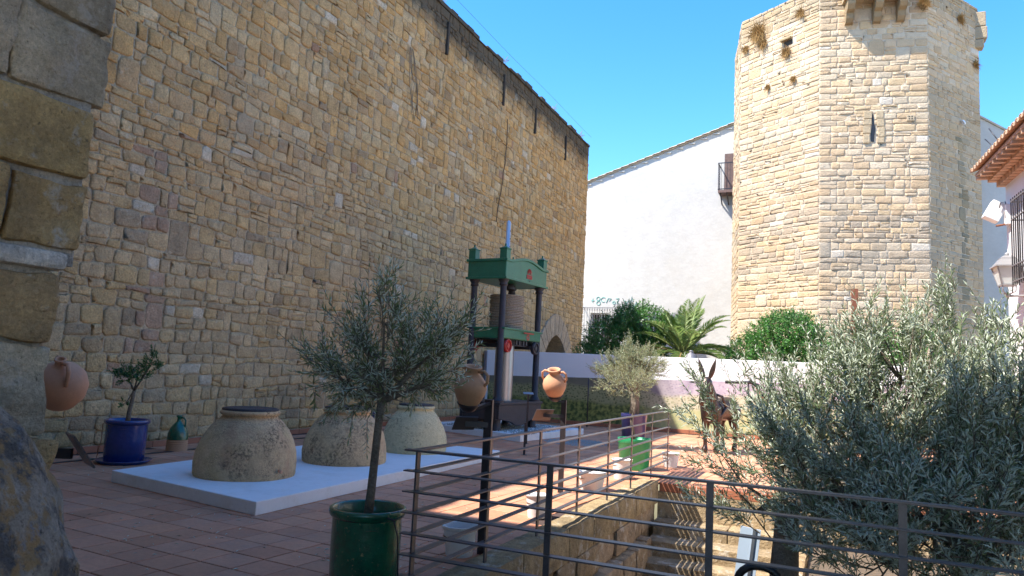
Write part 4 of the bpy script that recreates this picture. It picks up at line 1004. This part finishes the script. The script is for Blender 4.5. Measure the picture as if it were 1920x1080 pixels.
# teal graffiti scribble
gs = MB()
def stroke(pts): gs.tube([(x, -.008, z) for x, z in pts], .018, 4)
gx, gz = -11.15, 5.22
stroke([(gx-.08, gz), (gx+.08, gz)]); stroke([(gx, gz-.1), (gx, gz+.1)])
def ring(cx, cz, r, a0=0, a1=360): stroke([(cx+r*math.cos(rad(a0+(a1-a0)*i/10)), cz+r*math.sin(rad(a0+(a1-a0)*i/10))) for i in range(11)])
ring(gx+.28, gz+.1, .09); ring(gx+.3, gz-.12, .1); ring(gx+.55, gz+.05, .12, 40, 300); stroke([(gx+.7, gz-.1), (gx+.8, gz+.12), (gx+.95, gz+.1), (gx+.85, gz-.02)]); ring(gx+1.1, gz-.1, .07)
stroke([(gx+1.2, gz+.1), (gx+1.35, gz+.12), (gx+1.25, gz-.15)]); stroke([(gx+1.7, gz-.22), (gx+1.85, gz+.05), (gx+1.92, gz-.28), (gx+2.0, gz+.22), (gx+2.1, gz-.3), (gx+2.25, gz-.05)]); stroke([(gx+1.6, gz+.02), (gx+1.72, gz-.1)])
gs.build('graffiti', M_GRAF, hs_)
# ------------------------------------------------------------------ house on the right with tiled eave
rh = thing('white_house', 'white house at the right edge with clay tiled eave and window grille', 'house', (3.16, 17.1, 0), rad(3.6))
EZ = 6.0
MB().box((0, -14, -.03), (7, 0, EZ)).build('wall', M_PLASTER2, rh)
for k, (o_, z_) in enumerate(((.14, -.24), (.28, -.12))):
    for i in range(38):
        MB().box((-o_, -i*.21-.17+.5*o_, EZ+z_-.0), (0.02, -i*.21+.5*o_, EZ+z_+.1)).build('cornice_brick', M_ROOF, rh) if i < 38 else None
rv = MB(); rv.add([(-.5, -14, EZ+.0), (-.5, .12, EZ+.0), (3.5, .12, EZ+1.5), (3.5, -14, EZ+1.5), (-.5, -14, EZ+.06), (-.5, .12, EZ+.06), (3.5, .12, EZ+1.56), (3.5, -14, EZ+1.56)], [(0, 1, 2, 3), (7, 6, 5, 4), (0, 4, 5, 1), (1, 5, 6, 2), (2, 6, 7, 3), (3, 7, 4, 0)])
rvo = rv.build('roof', M_ROOF, rh)
sl2 = 1.5/4.0
def barrel(y, up, name):
    m = MB(); n = 6; vs = []
    for t in (0, 1):
        xx = -.58+t*4.2; zz = EZ+.06+(xx+.62)*sl2
        for k in range(n+1):
            a = math.pi*k/n; r = .1; vs.append((xx, y+math.cos(a)*r, zz+(math.sin(a)*r*.75+.03 if up else -math.sin(a)*r*.6+.07)))
            
    for t in (0, 1):
        xx = -.58+t*4.2; zz = EZ+.06+(xx+.62)*sl2
        for k in range(n+1):
            a = math.pi*k/n; r = .082; vs.append((xx, y+math.cos(a)*r, zz+(math.sin(a)*r*.75+.028 if up else -math.sin(a)*r*.6+.072)))
    a0 = 0; b0 = n+1; c0 = 2*(n+1); d0 = 3*(n+1)
    fs = [(k, k+1, b0+k+1, b0+k) for k in range(n)]+[(c0+k+1, c0+k, d0+k, d0+k+1) for k in range(n)]+[(k+1, k, c0+k, c0+k+1) for k in range(n)]
    m.add(vs, fs, False); m.build(name, M_ROOF, rvo)
for i in range(46):
    barrel(.08-i*.22, True, 'cover_tile'); barrel(-.03-i*.22, False, 'pan_tile')
for i in range(30): MB().box((-.49, -i*.3-.05+.05, EZ-.07), (.0, -i*.3+.05+.05, EZ-.002)).build('eave_rafter', M_ROOF, rh)
# bird spikes / small antenna on the eave
MB().tube([(-.3, -.9, EZ+.2), (-.5, -.7, EZ+.55)], .01, 5).build('roof_wire', M_IRON, rh); MB().tube([(-.35, -1.3, EZ+.2), (-.55, -1.2, EZ+.6)], .01, 5).build('roof_wire', M_IRON, rh)
# window grille
gy0, gy1, gz0, gz1 = -3.6, -1.5, 3.55, 5.15
MB().box((-.005, gy0+.1, gz0+.1), (.02, gy1-.1, gz1-.1)).build('window', M_GLASSD, rh)
gf = MB()
for z in (gz0+.06, gz0+.35, gz1-.4, gz1-.06): gf.bar((-.3, gy0, z), (-.3, gy1, z), .03, .02); gf.bar((-.3, gy1, z), (0, gy1, z), .03, .02); gf.bar((-.3, gy0, z), (0, gy0, z), .03, .02)
go2 = gf.build('grille_frame', M_GREYM, rh); y = gy1
while y > gy0: MB().bar((-.3, y, gz0), (-.3, y, gz1), .018, .018, up=(0, 1, 0)).build('grille_bar', M_IRON, go2); y -= .12
for x in (-.2, -.1): MB().bar((x, gy1, gz0), (x, gy1, gz1), .018, .018, up=(0, 1, 0)).build('grille_bar', M_IRON, go2)
# lantern on bracket
ln = thing('wall_lantern', 'grey street lantern with frosted glass on a scrolled wall bracket', 'lamp', (2.95, 16.0, 3.42), rad(3.6))
def frustum(z0, z1, a0, a1, name, m, par, bev=0): 
    mm = MB().add([(-a0, -a0, z0), (a0, -a0, z0), (a0, a0, z0), (-a0, a0, z0), (-a1, -a1, z1), (a1, -a1, z1), (a1, a1, z1), (-a1, a1, z1)], [(3, 2, 1, 0), (4, 5, 6, 7), (0, 1, 5, 4), (1, 2, 6, 5), (2, 3, 7, 6), (3, 0, 4, 7)]); return mm.build(name, m, par, bevel=bev)
M_LM = mat('lamp_metal', (.3, .29, .29), .5, .3)
frustum(.2, .52, .12, .2, 'lamp_glass', M_LAMPG, ln)
frustum(.52, .545, .235, .23, 'lamp_rim', M_LM, ln); frustum(.546, .68, .215, .12, 'lamp_roof', M_LM, ln); frustum(.681, .74, .13, .06, 'lamp_cap', M_LM, ln, .01)
MB().lathe([(.03, .74), (.04, .78), (0, .81)], 12).build('finial', M_LM, ln)
for sx in (-1, 1):
    for sy in (-1, 1): MB().bar((sx*.122, sy*.122, .19), (sx*.203, sy*.203, .525), .022, .022, up=(0, 1, 0)).build('frame_bar', M_LM, ln); MB().tube([(sx*.11, sy*.11, .2), (sx*.1, sy*.1, .06), (0, 0, 0)], .011, 6).build('cage_bar', M_LM, ln)
frustum(.17, .2, .13, .13, 'lamp_base', M_LM, ln)
MB().lathe([(0, -.06), (.04, -.03), (.05, 0), (.03, .04)], 12).build('socket', M_LM, ln)
MB().tube([(0, 0, -.02), (.75, -.35, -.02)], .018, 8).build('bracket_arm', M_LM, ln)
MB().tube([(.75, -.35, -.3), (.55, -.25, -.28), (.42, -.2, -.18), (.5, -.23, -.08), (.6, -.28, -.12), (.55, -.26, -.2)], .013, 6).build('bracket_scroll', M_LM, ln)
# floodlight
fd = thing('floodlight', 'white box floodlight on a curved bracket at the corner of the right house', 'floodlight', (2.98, 16.95, 5.2), rad(3.6))
m4 = Matrix.Translation((-.05, 0, 0))@Matrix.Rotation(rad(28), 4, 'Y')
MB().box((-.14, -.12, -.18), (.14, .12, .2)).xf(m4).build('housing', M_WHITE, fd, bevel=.015)
MB().tube([(.0, -.16, .05), (.02, -.17, .15), (.1, -.17, .17), (.12, -.17, .05), (.1, -.17, -.16)], .012, 6).build('yoke', M_GREYM, fd)
MB().tube([(-.05, -.1, -.3), (.12, -.1, -.27), (.4, -.08, -.25)], .02, 8).build('arm', M_RUST, fd)
MB().box((.1, -.2, -.28), (.3, -.02, .12)).build('junction_box', M_WHITE, fd, bevel=.01)
dbx = thing('dome_cover', 'black rounded cover on an added pole between the tower and the right house', 'cover', (3.25, 19.4, 0))
MB().lathe([(0, 3.31), (.1, 3.3), (.22, 3.26), (.34, 3.12), (.36, 3.05), None, (.34, 3.04), (0, 3.03)], 24).build('dome', M_BLACKP, dbx)
MB().lathe([(.09, 0), (.09, .3), (.045, .36), (.04, 3.04)], 12).build('pole', M_BLACKP, dbx)  # pole added to carry the dark rounded cover, which is no lamp
# rusty post
rp = tag(MB().box((-.09, -.05, 0), (.09, .05, 4.38)).build('rusty_post', M_RUST, None, (.53, 23.0, 0)), 'rust brown steel post standing in front of the tower', 'post')
# ------------------------------------------------------------------ vegetation
def unit(v): return v/np.maximum(1e-9, np.linalg.norm(v, axis=-1, keepdims=True))
def leaves(P, D, N_, L, W, fold=.18, curl=.1):
    n = len(P); S = unit(np.cross(D, N_)); N2 = np.cross(S, D); L = L[:, None]; W = W[:, None]
    V = np.stack([P, P+D*L*.5-S*W*.5+N2*W*fold, P+D*L-N2*L*curl, P+D*L*.5+S*W*.5+N2*W*fold], 1).reshape(-1, 3)
    i = np.arange(n)[:, None]*4
    T_ = np.concatenate([i+np.array([[0, 1, 2]]), i+np.array([[0, 2, 3]])], 1).reshape(-1, 3)
    return V, T_
def shoots(B, D, Ls, k, leafL, leafW, ang=42, upc=.25, jit=.25, rng=RNG):
    """B,D (n,3); k leaf pairs per shoot"""
    n = len(B); side = unit(np.cross(D, rng.normal(size=(n, 3)))); side2 = np.cross(D, side)
    P, DD, NN, LL, WW = [], [], [], [], []
    stems = []
    up = np.array([0, 0, 1.])
    for j in range(k):
        t = (j+.6)/k; c = B+D*(Ls*t)[:, None]+up*(Ls*upc*t*t)[:, None]*.5
        tang = unit(D+up*upc*t)
        s = side if j % 2 == 0 else side2
        for sg in (-1, 1):
            a = np.radians(ang*(1-.45*t)+rng.normal(0, 9, n))[:, None]
            d = unit(tang*np.cos(a)+s*sg*np.sin(a)+rng.normal(0, jit, (n, 3)))
            nm = unit(np.cross(d, np.cross(tang, d))+rng.normal(0, .35, (n, 3)))
            P.append(c); DD.append(d); NN.append(nm); sc = (1-.35*t)*rng.uniform(.75, 1.15, n); LL.append(leafL*sc); WW.append(leafW*sc)
    tip = B+D*Ls[:, None]+up*(Ls*upc)[:, None]*.5; mid = B+D*(Ls*.5)[:, None]+up*(Ls*upc*.25)[:, None]*.5
    return np.concatenate(P), np.concatenate(DD), np.concatenate(NN), np.concatenate(LL), np.concatenate(WW), (B, mid, tip)
def thin_stems(pts_list, r, rng=RNG):
    """list of polyline arrays [(n,3),...] -> triangular tubes"""
    V = []; T_ = []; off = 0
    n = len(pts_list[0]); m = len(pts_list); ref = rng.normal(size=(n, 3)); d = unit(pts_list[-1]-pts_list[0]); a = unit(np.cross(d, ref)); b_ = np.cross(d, a)
    for i, p in enumerate(pts_list):
        rr = r*(1-.6*i/(m-1))
        for k in range(3): V.append(p+(a*math.cos(k*2.094)+b_*math.sin(k*2.094))*rr)
    V = np.stack(V, 1)  # n, m*3, 3
    q = []
    for i in range(m-1):
        for k in range(3): q.append([i*3+k, i*3+(k+1) % 3, (i+1)*3+(k+1) % 3, (i+1)*3+k])
    q = np.array(q)[None]+(np.arange(n)*m*3)[:, None, None]
    return V.reshape(-1, 3), q.reshape(-1, 4)
def colour(n, per, pal, rng=RNG, var=.16):
    pal = np.array(pal); c = pal[rng.integers(0, len(pal), n)]*rng.uniform(1-var, 1+var, (n, 1)); return np.repeat(c, per, 0)
OL_PAL = [(.22, .28, .14), (.18, .24, .12), (.27, .32, .17), (.34, .38, .22), (.15, .21, .1)]
OL_PALY = [(.32, .36, .15), (.4, .41, .2), (.26, .31, .13), (.45, .45, .24), (.3, .35, .18)]
def lobe_points(lobes, n, rng, shell=.55):
    w = np.array([l[3]*l[4]*l[5] for l in lobes])**.8; w /= w.sum(); idx = rng.choice(len(lobes), n, p=w)
    L = np.array(lobes); d = unit(rng.normal(size=(n, 3))); r = rng.uniform(0, 1, n)**(1/3.); r = np.where(rng.random(n) < shell, .72+.28*rng.random(n), r)
    return L[idx, :3]+d*r[:, None]*L[idx, 3:6], d
def tree(name, label, cat, base, trunk_pts, trunk_r, lobes, nsh, kp, shL, leafL, leafW, pal, leafm, group=None, upc=.25, ang=42, seed=1, shell=.55, out=.7, up=.5, nbr=60, trunk_seg=12, bark=M_BARK, extra=None, jit=.25, part='crown', clus=0, bl_=.3):
    rng = np.random.default_rng(seed); rr = random.Random(seed)
    t = thing(name, label, cat, base, 0, group); B0 = np.array(base)
    pts, d = lobe_points(lobes, nsh, rng, shell)
    bran = None
    if clus:
        ncl = max(4, nsh//clus); cpt, cd = lobe_points(lobes, ncl, rng, .7); cc0 = np.array([l[:3] for l in lobes]).mean(0)
        cD = unit(cd*.6+unit(cpt-cc0)*.5+np.array([0, 0, up*.8])+rng.normal(0, .3, (ncl, 3))); bl = bl_*rng.uniform(.6, 1.3, ncl)
        own = rng.integers(0, ncl, nsh); tt_ = rng.uniform(-.75, 1, nsh)
        pts = cpt[own]+cD[own]*(tt_*bl[own])[:, None]+rng.normal(0, .012, (nsh, 3)); bran = (cpt-cD*bl[:, None], cpt, cpt+cD*bl[:, None])
        d = cD[own]*.9+rng.normal(0, .45, (nsh, 3)); d = unit(d)
    c0 = np.array([l[:3] for l in lobes]).mean(0)
    D = unit(d*out+unit(pts-c0)*.35+np.array([0, 0, up])+rng.normal(0, .35, (nsh, 3))) if not clus else unit(d+np.array([0, 0, up*.25]))
    Ls = rng.uniform(.55, 1.35, nsh)*shL
    if extra is not None:
        pts = np.concatenate([pts, extra[0]]); D = np.concatenate([D, unit(extra[1])]); Ls = np.concatenate([Ls, extra[2]])
    P, DD, NN, LL, WW, st = shoots(pts, D, Ls, kp, leafL, leafW, ang, upc, jit, rng)
    V, T_ = leaves(P, DD, NN, LL, WW)
    fast_mesh(part, V-B0, T_, colour(len(P), 4, pal, rng), leafm, t)
    if bran is not None:
        bv, bq = thin_stems(list(bran), .008 if shL > .25 else .0055, rng); fast_mesh('branchlets', bv-B0, bq, None, bark, t)['kind'] = 'stuff'
    sv, sq = thin_stems(list(st), .0035 if shL < .4 else .005, rng)
    fast_mesh('twigs', sv-B0, sq, None, bark, t)['kind'] = 'stuff'
    # trunk and limbs
    tm = MB(); tm.tube([Vector(p)-Vector(base) for p in trunk_pts], trunk_r, trunk_seg); 
    top = Vector(trunk_pts[-1]); rt = trunk_r[-1]
    tm.build('trunk', bark, t)
    bm_ = MB(); nodes = []
    for l in lobes:
        tgt = Vector(l[:3]); mid = top.lerp(tgt, .5)+Vector((rr.uniform(-.08, .08), rr.uniform(-.08, .08), rr.uniform(-.02, .1)))*max(l[3:6])
        ps = [top.lerp(mid, a)*(1-a)+mid.lerp(tgt, a)*a for a in (0, .25, .5, .75, 1)]
        bm_.tube([p-Vector(base) for p in ps], [rt*.62*(1-.16*i) for i in range(5)], 6); nodes += [(ps[i], rt*.45*(1-.15*i)) for i in (1, 2, 3, 4)]
    for i in range(nbr):
        j = rr.randrange(len(pts)); q = Vector(pts[j]); p, r_ = min(nodes, key=lambda nd: (nd[0]-q).length)
        mid = p.lerp(q, .5)+Vector((rr.uniform(-.1, .1), rr.uniform(-.1, .1), -.05))*(q-p).length
        bm_.tube([p-Vector(base), mid-Vector(base), q-Vector(base)], [r_*.6, r_*.4, r_*.18], 5)
    bm_.build('limbs', bark, t)
    return t
# young olive in the green pot
bx, by = -3.0, 4.42
tree('olive_tree', 'young olive tree with slim trunk in the dark green pot', 'tree', (bx, by, .48),
     [(bx, by, .48), (bx+.015, by, .7), (bx+.02, by+.01, .95), (bx+.04, by, 1.2), (bx+.05, by, 1.32)], [.034, .03, .028, .028, .03],
     [(-2.98, 4.45, 1.62, .22, .25, .2), (-2.74, 4.52, 1.56, .22, .24, .15), (-3.25, 4.45, 1.48, .22, .24, .12), (-2.96, 4.4, 1.88, .1, .14, .17), (-3.45, 4.4, 1.62, .09, .12, .09), (-3.12, 4.42, 1.75, .08, .12, .1), (-2.66, 4.65, 1.72, .12, .14, .08), (-2.86, 4.5, 1.4, .2, .16, .06), (-3.12, 4.5, 1.38, .2, .16, .06), (-2.55, 4.6, 1.5, .1, .1, .06)],
     430, 8, .24, .075, .0135, [(.17, .23, .085), (.14, .2, .075), (.21, .26, .1), (.27, .31, .12), (.12, .17, .065)], M_OLIVE, upc=.3, seed=3, nbr=60, clus=7, bl_=.17, up=.7, group='olive trees', part='crown', shell=.4)
# large olive on the right
def at(x, y, Y):
    d = fwd+rgt*((x-960)/F_PX)-upv*((y-540)/F_PX); return EYEV+d*(Y/d.y)
LB = []
for x, y, Y, rx, ry, rz in ((1640, 860, 7.0, .95, .9, .55), (1790, 810, 6.9, .95, .9, .52), (1520, 880, 7.2, .6, .6, .5), (1460, 900, 7.3, .35, .5, .4), (1570, 725, 7.3, .4, .6, .32), (1690, 715, 7.2, .5, .7, .3), (1775, 690, 7.5, .3, .5, .25), (1870, 760, 7.2, .45, .7, .28), (1900, 900, 6.4, .7, .8, .6), (1740, 980, 6.2, .8, .6, .42), (1600, 985, 6.5, .6, .5, .32), (1860, 1040, 6.0, .7, .5, .35), (1690, 1060, 6.3, .5, .4, .22), (1470, 810, 7.5, .2, .4, .26), (1540, 790, 7.6, .33, .4, .28), (1420, 960, 7.2, .25, .4, .18), (1990, 850, 6.8, .6, .8, .5)):
    p = at(x, y, Y); LB.append((p.x, p.y, p.z, rx*.95, ry*.72, rz*.95))
ex = ([], [], [])
rr = random.Random(9)
def spray(x0, y0, x1, y1, Y, n, w):
    a = at(x0, y0, Y); b_ = at(x1, y1, Y+rr.uniform(-.15, .15))
    for i in range(n):
        t = i/max(1, n-1); p = a.lerp(b_, t)+Vector((rr.gauss(0, w), rr.gauss(0, w), rr.gauss(0, w)))
        ex[0].append(p[:]); d = (b_-a).normalized()+Vector((rr.gauss(0, .35), rr.gauss(0, .35), rr.gauss(.15, .3))); ex[1].append(d[:]); ex[2].append(rr.uniform(.16, .28))
for s in ((1780, 720, 1775, 565, 7.4, 34, .05), (1775, 640, 1770, 545, 7.4, 10, .015), (1600, 740, 1650, 625, 7.2, 26, .06), (1560, 720, 1575, 640, 7.2, 16, .05), (1720, 720, 1705, 610, 7.2, 24, .07), (1850, 740, 1860, 620, 7.2, 20, .06), (1500, 800, 1470, 690, 7.6, 18, .06), (1400, 850, 1310, 735, 7.3, 12, .04), (1320, 760, 1270, 770, 7.3, 4, .02), (1420, 900, 1290, 790, 7.0, 16, .04), (1380, 800, 1385, 690, 7.3, 8, .03), (1340, 760, 1300, 700, 7.3, 8, .03), (1430, 900, 1330, 880, 7.0, 14, .05), (1400, 980, 1300, 930, 6.9, 10, .04), (1650, 720, 1600, 620, 7.0, 22, .06), (1900, 740, 1915, 650, 7.0, 16, .07)): spray(*s)
EX = (np.array(ex[0]), np.array(ex[1]), np.array(ex[2]))
bt = at(1470, 1075, 6.9); base = (bt.x+.1, bt.y, -2.3)
tp_ = at(1475, 985, 7.0)
tree('olive_tree', 'large dense silvery olive tree filling the right foreground beyond the railing', 'tree', base,
     [base, (bt.x+.08, bt.y, -1.2), (bt.x, bt.y, bt.z), (tp_.x, tp_.y, tp_.z), (tp_.x+.02, tp_.y+.05, tp_.z+.25)], [.2, .15, .12, .1, .09],
     LB, 3500, 10, .3, .088, .0175, OL_PAL, M_OLIVE, upc=.35, seed=5, nbr=260, shell=.35, up=1.15, clus=11, bl_=.34, extra=EX, group='olive trees')
# pale olives behind the railing
tree('olive_tree', 'pale sunlit olive with thick brown trunk in the purple blue pot', 'tree', (-4.1, 16.2, .65),
     [(-4.1, 16.2, .65), (-4.09, 16.2, 1.0), (-4.1, 16.18, 1.3), (-4.12, 16.2, 1.5)], [.12, .1, .095, .09],
     [(-4.2, 16.1, 1.75, .5, .45, .27), (-3.9, 16.1, 1.72, .42, .4, .22), (-4.55, 16.1, 1.7, .36, .4, .22), (-4.15, 16.1, 2.0, .35, .3, .2)],
     1100, 7, .2, .06, .015, OL_PALY, M_OLIVEY, upc=.3, seed=8, nbr=40, clus=9, bl_=.2, up=.5, group='olive trees', shell=.55)
tree('olive_tree', 'slender olive with thin trunk in the bright green pot', 'tree', (-3.14, 12.5, .45),
     [(-3.14, 12.5, .45), (-3.22, 12.55, .8), (-3.14, 12.5, 1.1), (-3.22, 12.55, 1.3)], [.03, .026, .024, .022],
     [(-3.3, 12.5, 1.45, .3, .3, .18), (-3.62, 12.5, 1.4, .22, .2, .12), (-3.1, 12.5, 1.5, .25, .25, .14)],
     240, 7, .17, .05, .011, OL_PALY, M_OLIVEY, upc=.3, seed=9, nbr=30, group='olive trees')
# small leafy tree in the blue pot
tree('small_tree', 'little forked tree with sparse green leaves in the blue pot', 'tree', (-9.25, 7.45, .5),
     [(-9.25, 7.45, .5), (-9.24, 7.45, .7), (-9.2, 7.45, .9), (-9.18, 7.45, 1.02)], [.034, .03, .026, .024],
     [(-9.3, 7.4, 1.22, .13, .12, .09), (-9.08, 7.4, 1.25, .14, .12, .07), (-8.82, 7.4, 1.42, .1, .1, .1), (-9.25, 7.4, .85, .06, .06, .05)],
     110, 6, .11, .05, .024, [(.05, .13, .025), (.07, .17, .035)], M_CITRUS, upc=.2, seed=10, nbr=24)
# rounded citrus trees behind the boundary wall
CIT = [(.055, .16, .028), (.07, .2, .035), (.09, .25, .045), (.045, .13, .022), (.11, .29, .05)]
tree('orange_tree', 'dark glossy round orange tree left of the palm behind the white wall', 'tree', (-6.2, 24.6, 0),
     [(-6.2, 24.6, 0), (-6.2, 24.6, 1.6)], [.16, .12],
     [(-6.9, 24.5, 2.6, 1.1, 1.0, .95), (-6.1, 24.5, 3.05, 1.05, 1.0, .95), (-5.4, 24.9, 2.75, 1.0, .9, .8), (-7.6, 24.5, 2.1, .75, .8, .6), (-6.5, 24.4, 3.45, .5, .5, .45)],
     3000, 5, .26, .105, .048, CIT, M_CITRUS, upc=.1, ang=60, seed=12, shell=.8, nbr=20, group='round trees behind the boundary wall', jit=.4)
tree('orange_tree', 'bright green rounded tree in front of the tower base', 'tree', (-1.4, 24.6, 0),
     [(-1.4, 24.6, 0), (-1.4, 24.6, 1.6)], [.16, .12],
     [(-1.4, 24.5, 2.85, 1.15, 1.0, .85), (-2.2, 24.5, 2.4, .95, .9, .7), (-.6, 24.5, 2.45, .95, .9, .7), (-1.3, 24.4, 3.3, .75, .7, .5), (-2.8, 24.6, 2.1, .5, .6, .4)],
     2600, 5, .24, .1, .045, CIT[1:], M_CITRUS, upc=.1, ang=60, seed=13, shell=.8, nbr=20, group='round trees behind the boundary wall', jit=.4)
tree('orange_tree', 'dark green tree glimpsed through the big olive at the right', 'tree', (2.0, 22.6, 0),
     [(2.0, 22.6, 0), (2.0, 22.6, 1.6)], [.14, .1], [(2.0, 22.6, 2.4, 1.0, .8, .8), (1.2, 22.6, 2.1, .8, .7, .6)],
     900, 5, .24, .1, .045, CIT, M_CITRUS, upc=.1, ang=60, seed=14, shell=.8, nbr=10, group='round trees behind the boundary wall', jit=.4)
# palm
pm = thing('palm', 'palm with arching fronds between the two round trees', 'palm', (-4.5, 24.0, 0))
MB().tube([(0, 0, 0), (0, 0, 1.2), (0, 0, 2.4)], [.26, .24, .26], 12).build('trunk', M_BARK, pm)
rng = np.random.default_rng(4); rr = random.Random(4)
for i in range(28):
    az = i*2.39996; el = rad(rr.uniform(28, 84)) if i > 8 else rad(rr.uniform(5, 30)); Lf = rr.uniform(1.55, 2.2)
    d = Vector((math.cos(az)*math.cos(el), math.sin(az)*math.cos(el), math.sin(el))); hz = Vector((d.x, d.y, 0)).normalized()
    pts = []; p = Vector((hz.x*.12, hz.y*.12, 2.35)); dd = d.copy(); n = 16
    for k in range(n+1):
        pts.append(p.copy()); p = p+dd*Lf/n; dd = (dd+Vector((0, 0, -.055-.0035*k))*1.0).normalized()
    A = np.array([q[:] for q in pts]); tt = np.linspace(.12, .99, 52)*n; i0 = np.minimum(tt.astype(int), n-1); fr = (tt-i0)[:, None]; pos = A[i0]*(1-fr)+A[i0+1]*fr; tg = unit(A[i0+1]-A[i0])
    sd = unit(np.cross(tg, np.array([0, 0, 1.]))); nm = np.cross(sd, tg)
    Ps, Ds, Ns, Ll, Wl = [], [], [], [], []
    for sg in (-1, 1):
        dirs = unit(sd*sg*.8+tg*.62+nm*.3+rng.normal(0, .06, pos.shape)); Ps.append(pos); Ds.append(dirs); Ns.append(nm)
        ll = .42*np.sin(np.clip((tt/n), .0, 1)*math.pi*.86+.35); Ll.append(ll); Wl.append(np.full(len(ll), .026))
    V, T_ = leaves(np.concatenate(Ps), np.concatenate(Ds), np.concatenate(Ns), np.concatenate(Ll), np.concatenate(Wl), fold=.3, curl=.12)
    fo = fast_mesh('frond', V, T_, colour(len(V)//4, 4, [(.2, .3, .08), (.26, .36, .1), (.15, .25, .07), (.34, .4, .14)], rng), M_PALM, pm)
    MB().tube(pts, [.022*(1-k/(n+3)) for k in range(n+1)], 5).build('rachis', M_STRAW if i < 5 else M_PALM, fo, col=(.3, .34, .12))
# dry leaves fallen on the terrace
rng = np.random.default_rng(77); n = 520
hub = np.array([(-3.3, 4.9), (-4.6, 15.9), (-3.4, 12.2), (-9.3, 6.9), (-5.2, 9.0), (-3.0, 7.5), (-5.6, 5.4)])[rng.integers(0, 7, n)]
xy = hub+rng.normal(0, .7, (n, 2)); keep = (xy[:, 0] < -2.8) & (xy[:, 0] > -10.2) & ~((xy[:, 0] < -5.3) & (xy[:, 0] > -8.4) & (xy[:, 1] > 5.8) & (xy[:, 1] < 12.3)); xy = xy[keep]; n = len(xy)
a = rng.uniform(0, 6.28, n); Dl = np.stack([np.cos(a), np.sin(a), rng.uniform(-.02, .15, n)], 1)
V, T_ = leaves(np.concatenate([xy, np.full((n, 1), .004)], 1), unit(Dl), np.tile([0, 0, 1.], (n, 1))+rng.normal(0, .15, (n, 3)), rng.uniform(.035, .07, n), rng.uniform(.01, .016, n))
o = fast_mesh('fallen_leaves', V, T_, colour(n, 4, [(.3, .2, .09), (.22, .2, .1), (.36, .28, .15)], rng), M_OLIVE); tag(o, 'dry olive leaves scattered over the terrace tiles', 'leaves', kind='stuff')
# small weeds on the wall top
for i, (y, l) in enumerate(((17.6, 'tiny dry sprig on the wall top nearest the camera'), (22.2, 'tiny dry sprig on the wall top, second from the camera'), (27.0, 'tiny dry sprig on the wall top, third from the camera'), (30.6, 'tiny dry sprig at the far corner of the wall top'))):
    m = MB()
    for k in range(7): m.tube([(0, 0, 0), (rr.uniform(-.1, .1), rr.uniform(-.1, .1), .15), (rr.uniform(-.2, .2), rr.uniform(-.2, .2), rr.uniform(.2, .38))], .008, 4)
    tag(m.build('dry_sprig', M_STRAW, None, (WX-.1, y, WZ+.06)), l, 'weed', 'dry sprigs along the wall top')
# cable along the wall top
cb = MB().tube([(WX+.3, 12+i, WZ+.28-.02*math.sin(i*.8)) for i in range(20)], .006, 4).build('cable', M_IRON); tag(cb, 'thin cable running along the top of the stone wall', 'cable')
# hanging roots
rt_ = MB(); rr = random.Random(3)
for k in range(6):
    y, z = 15.95+rr.uniform(-.05, .12), 10.1; ps = []
    for i in range(9): ps.append((WX+.06, y, z)); y += rr.uniform(-.03, .12); z -= rr.uniform(.12, .3)
    rt_.tube(ps, .007, 4)
tag(rt_.build('hanging_roots', M_BARK), 'dry hanging roots trailing down the upper stone wall', 'roots')
# ------------------------------------------------------------------ things by the big olive trunk
bd = thing('leaning_board', 'pale blue grey metal panel standing by the steps left of the olive trunk', 'panel', (at(1392, 1060, 7.9).x, 7.9, -2.2), 0)
q0 = at(1380, 1075, 7.9)-bd.location; q1 = at(1408, 990, 8.05)-bd.location
MB().bar((q0.x-.12, q0.y, .0), (q1.x, q1.y, q1.z), .2, .03, up=(0, 1, 0)).build('panel', M_BOARD, bd)
MB().bar((q0.x-.08, q0.y-.02, .0), (q1.x+.04, q1.y-.02, q1.z), .03, .02, up=(0, 1, 0)).build('slot_strip', M_ALU, bd)
bg_ = at(1425, 1072, 6.2)
hb = thing('black_bag', 'black shoulder bag hanging low beside the olive trunk', 'bag', (bg_.x, bg_.y, bg_.z-.1))
MB().tube([(math.cos(rad(a))*.17, 0, math.sin(rad(a))*.14) for a in range(-10, 200, 15)], .03, 8).build('strap', M_BLACKP, hb)
MB().lathe([(.0, -.45), (.2, -.42), (.24, -.25), (.2, -.05), (0, -.02)], 20, Matrix.Scale(.5, 4, Vector((0, 1, 0)))).build('bag_body', M_BLACKP, hb)
